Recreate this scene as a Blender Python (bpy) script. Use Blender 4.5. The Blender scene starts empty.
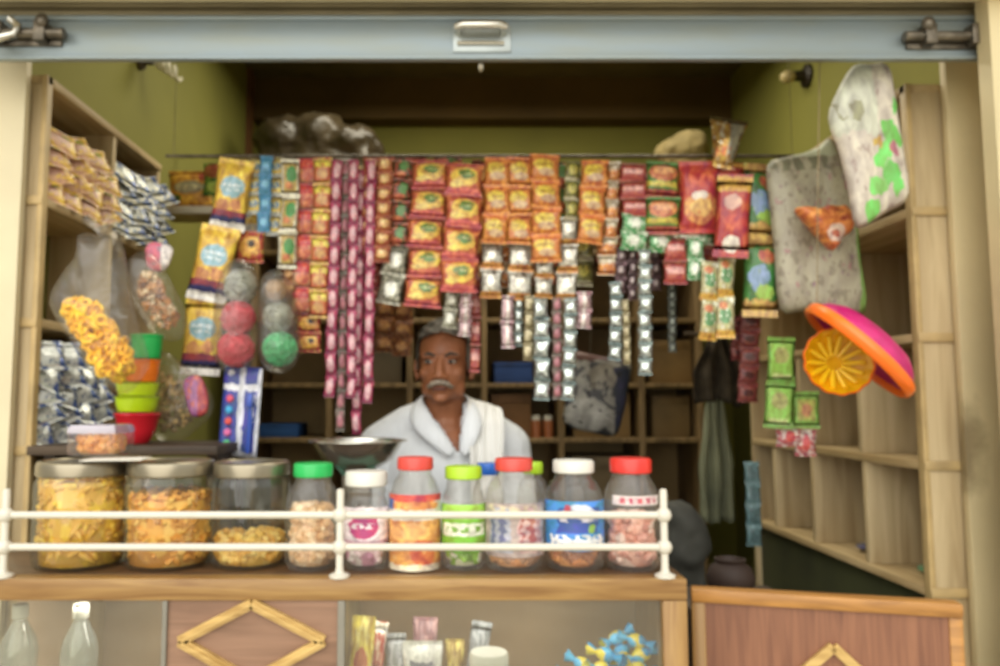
import bpy, bmesh, math, random
from mathutils import Vector, Matrix, Euler, noise
random.seed(7)
R = math.radians
scene = bpy.context.scene
COL = scene.collection
F, CX0, TH, CAMZ = 778.0, 455.0, R(4.92), 1.40

# ------------------------------------------------------------------ basics
def at(px, py, Y):
    """photo point -> world point at distance Y in front of the camera"""
    cx, cy = (px - CX0) / F, (333 - py) / F
    dy = math.cos(TH) - cy * math.sin(TH)
    dz = math.sin(TH) + cy * math.cos(TH)
    t = Y / dy
    return Vector((cx * t, Y, CAMZ + dz * t))

def m_(px, Y):            # pixels -> metres at depth Y
    return px * Y / F

def C(h):
    h = h.lstrip('#')
    v = [int(h[i:i + 2], 16) / 255 for i in (0, 2, 4)]
    return tuple((x / 12.92 if x <= .04045 else ((x + .055) / 1.055) ** 2.4) for x in v) + (1,)

def link(o, parent=None):
    COL.objects.link(o)
    if parent is not None:
        o.parent = parent
    return o

def tag(o, label=None, cat=None, group=None, kind=None):
    if label: o['label'] = label
    if cat: o['category'] = cat
    if group: o['group'] = group
    if kind: o['kind'] = kind
    return o

def thing(name, loc, label, cat, group=None, rot=(0, 0, 0)):
    o = bpy.data.objects.new(name, None)
    o.empty_display_size = .05
    link(o)
    o.location = loc
    o.rotation_euler = rot
    return tag(o, label, cat, group)

def obj(name, bm, mat, parent=None, smooth=True, loc=None, auto=True):
    me = bpy.data.meshes.new(name)
    bmesh.ops.recalc_face_normals(bm, faces=bm.faces[:]) if not bm.faces or len(bm.faces) < 200000 else None
    bm.to_mesh(me)
    bm.free()
    mats = mat if isinstance(mat, (list, tuple)) else [mat]
    for m in mats: me.materials.append(m)
    if smooth:
        me.polygons.foreach_set('use_smooth', [True] * len(me.polygons))
        if auto:
            try: me.set_sharp_from_angle(angle=R(38))
            except Exception: pass
    o = bpy.data.objects.new(name, me)
    link(o, parent)
    if loc is not None: o.location = loc
    return o

def struct(name, bm, mat, **k):
    return tag(obj(name, bm, mat, **k), kind='structure')

# ------------------------------------------------------------------ shapes
def box(bm, lo, hi, bev=0.0, mi=0):
    lo, hi = Vector(lo), Vector(hi)
    c, s = (lo + hi) / 2, hi - lo
    r = bmesh.ops.create_cube(bm, size=1, matrix=Matrix.Translation(c) @ Matrix.Diagonal((abs(s.x), abs(s.y), abs(s.z), 1)))
    vs = r['verts']
    fs = {f for v in vs for f in v.link_faces}
    if bev > 0:
        es = list({e for v in vs for e in v.link_edges})
        q = bmesh.ops.bevel(bm, geom=es, offset=bev, segments=2, affect='EDGES', profile=.5)
        fs = set(q['faces']) | {f for f in fs if f.is_valid}
    if mi:
        for f in fs:
            if f.is_valid: f.material_index = mi
    return bm

def nb(*boxes, bev=0.0):
    bm = bmesh.new()
    for lo, hi in boxes: box(bm, lo, hi, bev)
    return bm

def lathe(bm, prof, seg=40, c=(0, 0, 0), ripple=None, mi=0, mat=None):
    """prof: list of (r, z); ripple(angle, r, z) -> r"""
    c = Vector(c)
    rings = []
    for r, z in prof:
        ring = []
        if r < 1e-5:
            ring = [bm.verts.new(c + Vector((0, 0, z)))]
        else:
            for i in range(seg):
                a = 2 * math.pi * i / seg
                rr = ripple(a, r, z) if ripple else r
                ring.append(bm.verts.new(c + Vector((rr * math.cos(a), rr * math.sin(a), z))))
        rings.append(ring)
    new = []
    for a, b in zip(rings, rings[1:]):
        n = max(len(a), len(b))
        if n == 1: continue
        for i in range(n):
            j = (i + 1) % n
            if len(a) == 1: f = [a[0], b[i], b[j]]
            elif len(b) == 1: f = [a[i], a[j], b[0]]
            else: f = [a[i], a[j], b[j], b[i]]
            fc = bm.faces.new(f); fc.material_index = mi; new.append(fc)
    return bm

def tube(bm, pts, r, seg=10, cap=True):
    pts = [Vector(p) for p in pts]
    rr = r if isinstance(r, (list, tuple)) else [r] * len(pts)
    rings = []
    up = None
    for i, p in enumerate(pts):
        d = (pts[min(i + 1, len(pts) - 1)] - pts[max(i - 1, 0)]).normalized()
        if up is None:
            up = Vector((0, 0, 1)) if abs(d.z) < .9 else Vector((0, 1, 0))
        u = d.cross(up).normalized(); v = u.cross(d).normalized(); up = v
        rings.append([bm.verts.new(p + (u * math.cos(a) + v * math.sin(a)) * rr[i]) for a in [2 * math.pi * k / seg for k in range(seg)]])
    for a, b in zip(rings, rings[1:]):
        for k in range(seg):
            bm.faces.new((a[k], a[(k + 1) % seg], b[(k + 1) % seg], b[k]))
    if cap:
        bm.faces.new(rings[0][::-1]); bm.faces.new(rings[-1])
    return bm

def ball(bm, c, r, u=12, v=8, rot=None):
    rad = r if isinstance(r, (tuple, list, Vector)) else (r, r, r)
    Mx = Matrix.Translation(Vector(c))
    if rot: Mx = Mx @ Euler(rot).to_matrix().to_4x4()
    Mx = Mx @ Matrix.Diagonal((*rad, 1))
    nv = bm.verts.new; nf = bm.faces.new
    top, bot = nv(Mx @ Vector((0, 0, 1))), nv(Mx @ Vector((0, 0, -1)))
    rings = []
    for j in range(1, v):
        t = math.pi * j / v; st, ct = math.sin(t), math.cos(t)
        rings.append([nv(Mx @ Vector((st * math.cos(2 * math.pi * i / u), st * math.sin(2 * math.pi * i / u), ct))) for i in range(u)])
    for i in range(u):
        k = (i + 1) % u
        nf((top, rings[0][i], rings[0][k])); nf((bot, rings[-1][k], rings[-1][i]))
    for p, q in zip(rings, rings[1:]):
        for i in range(u):
            k = (i + 1) % u
            nf((p[i], q[i], q[k], p[k]))

def capsule(bm, p0, r0, p1, r1, n=6, u=14, v=10):
    p0, p1 = Vector(p0), Vector(p1)
    L = (p1 - p0).length
    n = max(2, int(L / (min(r0, r1) * .45)) + 1)
    for i in range(n + 1):
        t = i / n
        ball(bm, p0.lerp(p1, t), r0 + (r1 - r0) * t, u, v)

def bar(bm, p0, p1, w, t, up=Vector((0, -1, 0))):
    """rectangular bar from p0 to p1, width w across, thickness t along up"""
    p0, p1 = Vector(p0), Vector(p1)
    d = (p1 - p0).normalized(); s = d.cross(up).normalized(); n = s.cross(d).normalized()
    vs = []
    for p in (p0, p1):
        for a, b in ((-1, -1), (1, -1), (1, 1), (-1, 1)):
            vs.append(bm.verts.new(p + s * a * w / 2 + n * b * t / 2))
    for f in ((0, 1, 2, 3), (4, 5, 6, 7), (0, 1, 5, 4), (1, 2, 6, 5), (2, 3, 7, 6), (3, 0, 4, 7)):
        bm.faces.new([vs[i] for i in f])

def pillow(w, h, d, nu=9, nv=12, crimp=.09, wr=.0, seed=0, belly=.55, zig=True, sag=0.0):
    """sealed flexible packet in XZ facing -Y, centred; UV 0..1 on both sides"""
    bm = bmesh.new()
    uvl = bm.loops.layers.uv.new('UVMap')
    rnd = random.Random(seed)
    off = Vector((rnd.random() * 50, rnd.random() * 50, 0))
    def P(u, v, side):
        vv = (v - crimp) / (1 - 2 * crimp)
        b = 0
        if 0 < vv < 1:
            b = (math.sin(math.pi * u) ** belly) * (math.sin(math.pi * vv) ** belly)
            if sag: b *= 1 + sag * (.5 - vv)
        n = noise.noise(Vector((u * 3, v * 4, side * 9)) + off) * wr
        pinch = 1 - .07 * (math.sin(math.pi * min(max(vv, 0), 1)))
        z = (v - .5) * h
        return Vector(((u - .5) * w * pinch + n * .4, side * (b * d / 2 + (n if b > 0 else 0) * (1 if b else 0)) + (.0006 * math.sin(u * 60) if b == 0 else 0), z))
    vsrow = [0, crimp * .5, crimp] + [crimp + (1 - 2 * crimp) * i / (nv - 1) for i in range(1, nv - 1)] + [1 - crimp, 1 - crimp * .5, 1]
    grids = {}
    for side in (-1, 1):
        g = []
        for v in vsrow:
            row = []
            for i in range(nu):
                u = i / (nu - 1)
                if side == 1 and (i in (0, nu - 1) or v <= crimp + 1e-6 or v >= 1 - crimp - 1e-6):
                    row.append(grids[-1][len(g)][i])
                else:
                    row.append(bm.verts.new(P(u, v, side)))
            g.append(row)
        grids[side] = g
    for side in (-1, 1):
        g = grids[side]
        for j in range(len(vsrow) - 1):
            for i in range(nu - 1):
                q = [g[j][i], g[j][i + 1], g[j + 1][i + 1], g[j + 1][i]]
                if len(set(q)) < 4: continue
                if side == 1:
                    if bm.faces.get(q): continue
                    q = q[::-1]
                try: f = bm.faces.new(q)
                except ValueError: continue
                for l in f.loops:
                    k = [(a, b) for b in (j, j + 1) for a in (i, i + 1) if g[b][a] is l.vert][0]
                    l[uvl].uv = (k[0] / (nu - 1), vsrow[k[1]])
    return bm

def sheet(w, h, nx=10, ny=12, curl=.0, seed=0, thick=.002):
    """thin printed sheet/card in XZ facing -Y, hanging from its top centre"""
    bm = bmesh.new(); uvl = bm.loops.layers.uv.new('UVMap')
    off = Vector((seed * 3.7, seed * 1.3, 0))
    def P(u, v, s):
        n = noise.noise(Vector((u * 2.2, v * 2.6, 0)) + off) * curl
        return Vector(((u - .5) * w, s * thick / 2 + n, (v - 1) * h))
    G = []
    for s in (-1, 1):
        G.append([[bm.verts.new(P(i / nx, j / ny, s)) for i in range(nx + 1)] for j in range(ny + 1)])
    def face(vs, uv):
        f = bm.faces.new(vs)
        for l, t in zip(f.loops, uv): l[uvl].uv = t
    for s in (0, 1):
        g = G[s]
        for j in range(ny):
            for i in range(nx):
                q = [g[j][i], g[j][i + 1], g[j + 1][i + 1], g[j + 1][i]]
                t = [(i / nx, j / ny), ((i + 1) / nx, j / ny), ((i + 1) / nx, (j + 1) / ny), (i / nx, (j + 1) / ny)]
                if s: q, t = q[::-1], t[::-1]
                face(q, t)
    a, b = G
    ring = [(0, i) for i in range(nx)] + [(j, nx) for j in range(ny)] + [(ny, i) for i in range(nx, 0, -1)] + [(j, 0) for j in range(ny, 0, -1)]
    for k in range(len(ring)):
        (j0, i0), (j1, i1) = ring[k], ring[(k + 1) % len(ring)]
        face([a[j0][i0], b[j0][i0], b[j1][i1], a[j1][i1]], [(i0 / nx, j0 / ny)] * 2 + [(i1 / nx, j1 / ny)] * 2)
    return bm

def quadbag(pts, Y0, depth, nx=10, ny=12, wr=.01, seed=0, belly=.6):
    """bulging bag whose outline is a 4-corner patch (tl,tr,br,bl as world points); returns bm (world)"""
    bm = bmesh.new(); uvl = bm.loops.layers.uv.new('UVMap')
    tl, tr, br, bl = [Vector(p) for p in pts]
    off = Vector((seed * 5.1, seed * 2.3, seed))
    G = {}
    for s in (-1, 1):
        g = []
        for j in range(ny + 1):
            v = j / ny; row = []
            for i in range(nx + 1):
                u = i / nx
                if s == 1 and (i in (0, nx) or j in (0, ny)):
                    row.append(G[-1][j][i]); continue
                p = (bl.lerp(br, u)).lerp(tl.lerp(tr, u), v)
                b = (math.sin(math.pi * u) * math.sin(math.pi * v)) ** belly
                n = noise.noise(Vector((u * 4, v * 5, s * 7)) + off)
                e = noise.noise(Vector((u * 3, v * 3, 3)) + off)
                p = p + Vector((e * wr * .7, s * (b * depth / 2) + n * wr * min(1, b * 2), noise.noise(Vector((v * 3, u * 4, 8)) + off) * wr * .7))
                row.append(bm.verts.new(p))
            g.append(row)
        G[s] = g
    for s in (-1, 1):
        g = G[s]
        for j in range(ny):
            for i in range(nx):
                q = [g[j][i], g[j][i + 1], g[j + 1][i + 1], g[j + 1][i]]
                t = [(i / nx, j / ny), ((i + 1) / nx, j / ny), ((i + 1) / nx, (j + 1) / ny), (i / nx, (j + 1) / ny)]
                if s == 1: q, t = q[::-1], t[::-1]
                try: f = bm.faces.new(q)
                except ValueError: continue
                for l, tt in zip(f.loops, t): l[uvl].uv = tt
    return bm

def recentre(o):
    """move a mesh built in world space so that its origin is its middle"""
    me = o.data
    c = sum((v.co for v in me.vertices), Vector()) / len(me.vertices)
    me.transform(Matrix.Translation(-c)); o.location = c
    return o

# ------------------------------------------------------------------ materials
def new_mat(name):
    m = bpy.data.materials.new(name); m.use_nodes = True
    nt = m.node_tree
    return m, nt, nt.nodes['Principled BSDF']

def plain(name, col, rough=.5, metal=0.0, var=.12, nscale=6.0, bump=0.0, bscale=40.0, spec=.5, stain=None, stretch=None, sub=0.0):
    m, nt, b = new_mat(name)
    N, L = nt.nodes, nt.links
    col = C(col) if isinstance(col, str) else col
    b.inputs['Roughness'].default_value = rough
    b.inputs['Metallic'].default_value = metal
    b.inputs['Specular IOR Level'].default_value = spec
    tc = N.new('ShaderNodeTexCoord'); src = tc.outputs['Object']
    if stretch:
        mp = N.new('ShaderNodeMapping'); mp.inputs['Scale'].default_value = stretch
        L.new(src, mp.inputs['Vector']); src = mp.outputs['Vector']
    nz = N.new('ShaderNodeTexNoise'); nz.inputs['Scale'].default_value = nscale; nz.inputs['Detail'].default_value = 5
    L.new(src, nz.inputs['Vector'])
    mx = N.new('ShaderNodeMix'); mx.data_type = 'RGBA'
    dark = tuple(x * (1 - var * 2) for x in col[:3]) + (1,) if stain is None else C(stain)
    mx.inputs['A'].default_value = dark
    mx.inputs['B'].default_value = tuple(min(1, x * (1 + var * .6)) for x in col[:3]) + (1,)
    rp = N.new('ShaderNodeMapRange'); rp.inputs['From Min'].default_value = .3; rp.inputs['From Max'].default_value = .62
    L.new(nz.outputs['Fac'], rp.inputs['Value']); L.new(rp.outputs['Result'], mx.inputs['Factor'])
    L.new(mx.outputs['Result'], b.inputs['Base Color'])
    if bump:
        n2 = N.new('ShaderNodeTexNoise'); n2.inputs['Scale'].default_value = bscale; n2.inputs['Detail'].default_value = 4
        L.new(src, n2.inputs['Vector'])
        bp = N.new('ShaderNodeBump'); bp.inputs['Strength'].default_value = bump; bp.inputs['Distance'].default_value = .004
        L.new(n2.outputs['Fac'], bp.inputs['Height']); L.new(bp.outputs['Normal'], b.inputs['Normal'])
    return m

def wood(name, c1, c2, axis='X', rough=.45, scale=9.0, stripe=7.0):
    m, nt, b = new_mat(name); N, L = nt.nodes, nt.links
    tc = N.new('ShaderNodeTexCoord'); mp = N.new('ShaderNodeMapping')
    mp.inputs['Scale'].default_value = {'X': (.7, stripe, stripe), 'Z': (stripe, stripe, .5), 'Y': (stripe, .6, stripe)}[axis]
    L.new(tc.outputs['Object'], mp.inputs['Vector'])
    nz = N.new('ShaderNodeTexNoise'); nz.inputs['Scale'].default_value = scale; nz.inputs['Detail'].default_value = 8; nz.inputs['Distortion'].default_value = 1.2
    L.new(mp.outputs['Vector'], nz.inputs['Vector'])
    cr = N.new('ShaderNodeValToRGB'); cr.color_ramp.elements[0].color = C(c2); cr.color_ramp.elements[1].color = C(c1)
    cr.color_ramp.elements[0].position = .32; cr.color_ramp.elements[1].position = .66
    L.new(nz.outputs['Fac'], cr.inputs['Fac']); L.new(cr.outputs['Color'], b.inputs['Base Color'])
    b.inputs['Roughness'].default_value = rough
    bp = N.new('ShaderNodeBump'); bp.inputs['Strength'].default_value = .15; bp.inputs['Distance'].default_value = .002
    L.new(nz.outputs['Fac'], bp.inputs['Height']); L.new(bp.outputs['Normal'], b.inputs['Normal'])
    return m

def clear(name, tint, gloss=.10, haze=.06, hazecol='#ffffff', rough=.06, wrinkle=0.0, wscale=14, edge=.5):
    """thin clear wall: see-through, with a sheen that grows to grazing angles and a little milky haze"""
    m, nt, b = new_mat(name); N, L = nt.nodes, nt.links
    N.remove(b); out = N['Material Output']
    tr = N.new('ShaderNodeBsdfTransparent'); tr.inputs['Color'].default_value = C(tint)
    gl = N.new('ShaderNodeBsdfGlossy'); gl.inputs['Roughness'].default_value = rough
    df = N.new('ShaderNodeBsdfDiffuse'); df.inputs['Color'].default_value = C(hazecol)
    lw = N.new('ShaderNodeLayerWeight'); lw.inputs['Blend'].default_value = .3
    mr = N.new('ShaderNodeMapRange'); mr.inputs['To Min'].default_value = gloss; mr.inputs['To Max'].default_value = min(1, gloss + edge)
    L.new(lw.outputs['Facing'], mr.inputs['Value'])
    m1 = N.new('ShaderNodeMixShader'); m1.inputs['Fac'].default_value = haze
    L.new(tr.outputs[0], m1.inputs[1]); L.new(df.outputs[0], m1.inputs[2])
    m2 = N.new('ShaderNodeMixShader'); L.new(mr.outputs['Result'], m2.inputs['Fac'])
    L.new(m1.outputs[0], m2.inputs[1]); L.new(gl.outputs[0], m2.inputs[2])
    L.new(m2.outputs[0], out.inputs['Surface'])
    if wrinkle:
        tc = N.new('ShaderNodeTexCoord'); nz = N.new('ShaderNodeTexNoise'); nz.inputs['Scale'].default_value = wscale; nz.inputs['Detail'].default_value = 3; nz.inputs['Distortion'].default_value = 1.5
        L.new(tc.outputs['Object'], nz.inputs['Vector'])
        bp = N.new('ShaderNodeBump'); bp.inputs['Strength'].default_value = wrinkle; bp.inputs['Distance'].default_value = .02
        L.new(nz.outputs['Fac'], bp.inputs['Height'])
        for q in (gl, df, lw): L.new(bp.outputs['Normal'], q.inputs['Normal'])
    return m

_dc = {}
def design(name, base, shapes, rough=.32, metal=0.0, wrinkle=.35, tile=1, warp=.05, mott=1.0):
    """printed packet: base colour plus flat printed shapes in UV space.
    ('r', u, v, ru, rv, col) rectangle, ('e', u, v, ru, rv, col) ellipse, ('n', scale, thr, col) mottled print, ('z', u,v,ru,rv,n,col) row of marks"""
    if name in _dc: return _dc[name]
    m, nt, b = new_mat(name); N, L = nt.nodes, nt.links
    uv = N.new('ShaderNodeUVMap'); uv.uv_map = 'UVMap'
    sx = N.new('ShaderNodeSeparateXYZ'); L.new(uv.outputs['UV'], sx.inputs[0])
    def M(op, a, bb=None, cc=None):
        n = N.new('ShaderNodeMath'); n.operation = op
        for i, x in enumerate((a, bb, cc)):
            if x is None: continue
            if isinstance(x, (int, float)): n.inputs[i].default_value = x
            else: L.new(x, n.inputs[i])
        return n.outputs[0]
    U, V = sx.outputs[0], sx.outputs[1]
    if warp:
        oi0 = N.new('ShaderNodeObjectInfo'); ad = N.new('ShaderNodeVectorMath'); ad.operation = 'ADD'
        L.new(uv.outputs['UV'], ad.inputs[0]); L.new(oi0.outputs['Random'], ad.inputs[1])
        wn_ = N.new('ShaderNodeTexNoise'); wn_.inputs['Scale'].default_value = 7; wn_.inputs['Detail'].default_value = 2
        L.new(ad.outputs[0], wn_.inputs['Vector'])
        sc_ = N.new('ShaderNodeSeparateColor'); L.new(wn_.outputs['Color'], sc_.inputs[0])
        U = M('ADD', U, M('MULTIPLY', M('SUBTRACT', sc_.outputs[0], .5), warp * 3))
        V = M('ADD', V, M('MULTIPLY', M('SUBTRACT', sc_.outputs[1], .5), warp * 1.6))
    if tile != 1: V = M('FRACT', M('MULTIPLY', V, tile))
    cur = None
    basec = C(base)
    for s in shapes:
        k = s[0]
        if k in 'rez':
            du = M('DIVIDE', M('ABSOLUTE', M('SUBTRACT', U, s[1])), s[3])
            dv = M('DIVIDE', M('ABSOLUTE', M('SUBTRACT', V, s[2])), s[4])
            if k == 'e': mask = M('LESS_THAN', M('ADD', M('MULTIPLY', du, du), M('MULTIPLY', dv, dv)), 1.0)
            else: mask = M('LESS_THAN', M('MAXIMUM', du, dv), 1.0)
            if k == 'z':
                wv = M('SINE', M('MULTIPLY', U, s[5] * 6.283))
                w2 = M('SINE', M('ADD', M('MULTIPLY', U, s[5] * 2.9), M('MULTIPLY', V, 40.0)))
                mask = M('MULTIPLY', mask, M('GREATER_THAN', M('ADD', wv, M('MULTIPLY', w2, .7)), -.25))
            col = C(s[-1])
        else:
            nz = N.new('ShaderNodeTexNoise'); nz.inputs['Scale'].default_value = s[1]; nz.inputs['Detail'].default_value = 2
            L.new(uv.outputs['UV'], nz.inputs['Vector'])
            mask = M('GREATER_THAN', nz.outputs['Fac'], s[2]); col = C(s[3])
        mx = N.new('ShaderNodeMix'); mx.data_type = 'RGBA'
        L.new(mask, mx.inputs['Factor'])
        if cur is None: mx.inputs['A'].default_value = basec
        else: L.new(cur, mx.inputs['A'])
        mx.inputs['B'].default_value = col
        cur = mx.outputs['Result']
    oi = N.new('ShaderNodeObjectInfo')
    mp = N.new('ShaderNodeVectorMath'); mp.operation = 'ADD'
    L.new(uv.outputs['UV'], mp.inputs[0]); L.new(oi.outputs['Random'], mp.inputs[1])
    n3 = N.new('ShaderNodeTexNoise'); n3.inputs['Scale'].default_value = 6.5; n3.inputs['Detail'].default_value = 3; n3.inputs['Distortion'].default_value = .6
    L.new(mp.outputs[0], n3.inputs['Vector'])
    hs = N.new('ShaderNodeHueSaturation')
    L.new(M('ADD', M('MULTIPLY', n3.outputs['Fac'], .12 * mott), .5 - .06 * mott), hs.inputs['Hue'])
    L.new(M('ADD', M('MULTIPLY', n3.outputs['Fac'], 1.7 * mott), 1 - .9 * mott), hs.inputs['Value'])
    hs.inputs['Saturation'].default_value = .92
    if cur is None: hs.inputs['Color'].default_value = basec
    else: L.new(cur, hs.inputs['Color'])
    L.new(hs.outputs['Color'], b.inputs['Base Color'])
    b.inputs['Roughness'].default_value = rough; b.inputs['Metallic'].default_value = metal
    if wrinkle:
        tc = N.new('ShaderNodeTexCoord'); nz = N.new('ShaderNodeTexNoise'); nz.inputs['Scale'].default_value = 45; nz.inputs['Detail'].default_value = 2; nz.inputs['Distortion'].default_value = 1
        L.new(tc.outputs['Object'], nz.inputs['Vector'])
        bp = N.new('ShaderNodeBump'); bp.inputs['Strength'].default_value = wrinkle; bp.inputs['Distance'].default_value = .006
        L.new(nz.outputs['Fac'], bp.inputs['Height']); L.new(bp.outputs['Normal'], b.inputs['Normal'])
    _dc[name] = m
    return m

M = dict(
    cream=plain('cream_paint', '#d2c6a4', .55, var=.07, nscale=3, bump=.1),
    cream2=plain('cream_paint_weathered', '#ccbc92', .55, var=.10, nscale=2.2, bump=.15),
    olive=plain('olive_wall', '#7d7a34', .8, var=.08, nscale=2, bump=.08),
    brown=plain('brown_plaster', '#5a4620', .85, var=.12, nscale=2),
    ceil=plain('ceiling_plaster', '#665c3a', .9, var=.1),
    floor=plain('floor_cement', '#3a3a2a', .85, var=.2),
    street=plain('street_concrete', '#c4bca8', .9, var=.15, nscale=3),
    steel=plain('painted_shutter', '#87949b', .4, .25, var=.07, nscale=5, stretch=(1, 1, 6), stain='#8c9490'),
    slat=plain('shutter_slat', '#8b8063', .5, .2, var=.12, nscale=4),
    rust=plain('old_steel', '#6f675a', .42, .75, var=.3, nscale=30, bump=.3),
    chrome=plain('bright_steel', '#d5d2c8', .22, .95, var=.05),
    tin=plain('tin_lid', '#9d9480', .28, .85, var=.1, nscale=8),
    ply=wood('plywood', '#c8b48c', '#a58e66', 'Z', .6, 4, 5),
    plyx=wood('plywood_shelf', '#c4ad82', '#9c8358', 'Y', .6, 4, 5),
    nose=plain('shelf_edge', '#b89e6c', .55, var=.15, nscale=12),
    frame=wood('teak_frame', '#a3804c', '#805c32', 'X', .35, 6, 9),
    framez=wood('teak_stile', '#a3804c', '#805c32', 'Z', .35, 6, 9),
    lam=wood('brown_laminate', '#94725c', '#785a47', 'X', .35, 5, 6),
    lamz=wood('gate_laminate', '#8e6046', '#704734', 'Z', .4, 8, 8),
    moul=wood('pale_moulding', '#cfae6c', '#a8854a', 'X', .4, 8, 6),
    gatemoul=wood('orange_moulding', '#b88444', '#8f6230', 'X', .4, 8, 6),
    top=wood('counter_top', '#6a4e34', '#43301f', 'X', .4, 6, 9),
    dkwood=wood('dark_wood', '#4a3a28', '#2b2016', 'X', .6, 6, 8),
    rackw=wood('rack_wood', '#8f7650', '#5f4c30', 'Z', .65, 5, 6),
    rackb=plain('rack_board', '#9c845a', .75, var=.2, nscale=2.5),
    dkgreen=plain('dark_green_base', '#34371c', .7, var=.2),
    white=plain('white_enamel', '#cfcabc', .3, var=.03),
    alu=plain('aluminium_strip', '#7e796c', .5, .2, var=.08),
    glass=clear('jar_glass', '#f8faf4', .045, .02, '#dfe6dd', .06, 0, 14, .35),
    pet=clear('clear_plastic', '#faf9f6', .04, .06, '#efeeea', .12, .25, 22, .32),
    pane=clear('show_glass', '#f6f7f3', .06, .05, '#a99f8a', .05),
    film=clear('clear_film', '#fdfcf9', .03, .035, '#f2efe6', .13, .35, 16, .22),
    cap_green=plain('green_cap', '#25b257', .3, var=.05),
    cap_lime=plain('lime_cap', '#a9cf2e', .3, var=.05),
    cap_red=plain('red_cap', '#d9352c', .3, var=.05),
    cap_pink=plain('coral_red_cap', '#d44a40', .32, var=.05),
    cap_white=plain('white_cap', '#dcdad0', .35, var=.05),
    cap_blue=plain('blue_cap', '#2a62b8', .3, var=.05),
)
def grime(m, p, r, col):
    """a handled, dirty patch on a painted surface"""
    nt = m.node_tree; N, L = nt.nodes, nt.links; b = N['Principled BSDF']
    old = b.inputs['Base Color'].links[0].from_socket
    g = N.new('ShaderNodeNewGeometry'); d = N.new('ShaderNodeVectorMath'); d.operation = 'DISTANCE'
    sv = N.new('ShaderNodeVectorMath'); sv.operation = 'MULTIPLY'; sv.inputs[1].default_value = (1, 1, .45)
    L.new(g.outputs['Position'], sv.inputs[0]); L.new(sv.outputs[0], d.inputs[0]); d.inputs[1].default_value = (p[0], p[1], p[2] * .45)
    nz = N.new('ShaderNodeTexNoise'); nz.inputs['Scale'].default_value = 22; nz.inputs['Detail'].default_value = 4
    L.new(g.outputs['Position'], nz.inputs['Vector'])
    ad = N.new('ShaderNodeMath'); ad.operation = 'MULTIPLY_ADD'; L.new(nz.outputs['Fac'], ad.inputs[0]); ad.inputs[1].default_value = r * 1.1; L.new(d.outputs['Value'], ad.inputs[2])
    mr = N.new('ShaderNodeMapRange'); mr.inputs['From Min'].default_value = r * .9; mr.inputs['From Max'].default_value = r * 1.7; mr.inputs['To Min'].default_value = .75; mr.inputs['To Max'].default_value = 0
    L.new(ad.outputs[0], mr.inputs['Value'])
    mx = N.new('ShaderNodeMix'); mx.data_type = 'RGBA'; L.new(mr.outputs['Result'], mx.inputs['Factor']); L.new(old, mx.inputs['A']); mx.inputs['B'].default_value = C(col)
    L.new(mx.outputs['Result'], b.inputs['Base Color'])
grime(M['cream2'], at(962, 452, 1.695), .055, '#5f4e30')
# ------------------------------------------------------------------ camera, light
cam = bpy.data.cameras.new('camera'); cam.sensor_width = 36; cam.lens = F / 1000 * 36
cam.shift_x = .045
co = bpy.data.objects.new('camera', cam); COL.objects.link(co)
co.location = (0, 0, CAMZ); co.rotation_euler = (R(90) + TH, 0, 0)
scene.camera = co
cam.clip_start = .05
cam.dof.use_dof = True
cam.dof.focus_distance = .42
cam.dof.aperture_fstop = 10.0

w = bpy.data.worlds.new('world'); scene.world = w; w.use_nodes = True
wn, wl = w.node_tree.nodes, w.node_tree.links
bg = wn['Background']
tcw = wn.new('ShaderNodeTexCoord'); sxw = wn.new('ShaderNodeSeparateXYZ'); wl.new(tcw.outputs['Generated'], sxw.inputs[0])
rw = wn.new('ShaderNodeValToRGB'); wl.new(sxw.outputs['Z'], rw.inputs['Fac'])
rw.color_ramp.elements[0].color = C('#b8b2a0'); rw.color_ramp.elements[1].color = C('#f6f6f2'); rw.color_ramp.elements[1].position = .45
wl.new(rw.outputs['Color'], bg.inputs['Color']); bg.inputs['Strength'].default_value = 1.5
def sun(name, rot, e, ang, col=(1, 1, 1)):
    d = bpy.data.lights.new(name, 'SUN'); d.energy = e; d.angle = R(ang); d.color = col
    o = bpy.data.objects.new(name, d); COL.objects.link(o); o.rotation_euler = rot; return o
sun('overcast_daylight', (R(62), 0, R(-12)), 2.6, 75, (1, .97, .9))
for yy, e_ in ((2.35, 12), (3.2, 27)):  # unseen area lamps added below the ceiling to brighten the dark interior
    d = bpy.data.lights.new('interior_fill', 'AREA'); d.shape = 'RECTANGLE'; d.size = 1.7; d.size_y = .5; d.energy = e_; d.color = (1, .93, .74)
    o = bpy.data.objects.new('interior_fill', d); COL.objects.link(o); o.location = (.2, yy, 3.0)
d = bpy.data.lights.new('display_fill', 'AREA'); d.shape = 'RECTANGLE'; d.size = .95; d.size_y = .03; d.energy = .9; d.color = (1, .96, .88)  # unseen fill added under the countertop to brighten the goods behind the glass
o = bpy.data.objects.new('display_fill', d); COL.objects.link(o); o.location = (-.2, 1.345, at(400, 604, 1.345).z); o.rotation_euler = (R(18), 0, 0)
scene.view_settings.view_transform = 'Standard'
scene.view_settings.exposure = 0.0
scene.cycles.max_bounces = 8
scene.cycles.transparent_max_bounces = 24
scene.cycles.diffuse_bounces = 6
scene.cycles.caustics_reflective = False
scene.cycles.caustics_refractive = False
scene.cycles.sample_clamp_indirect = 4
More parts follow.
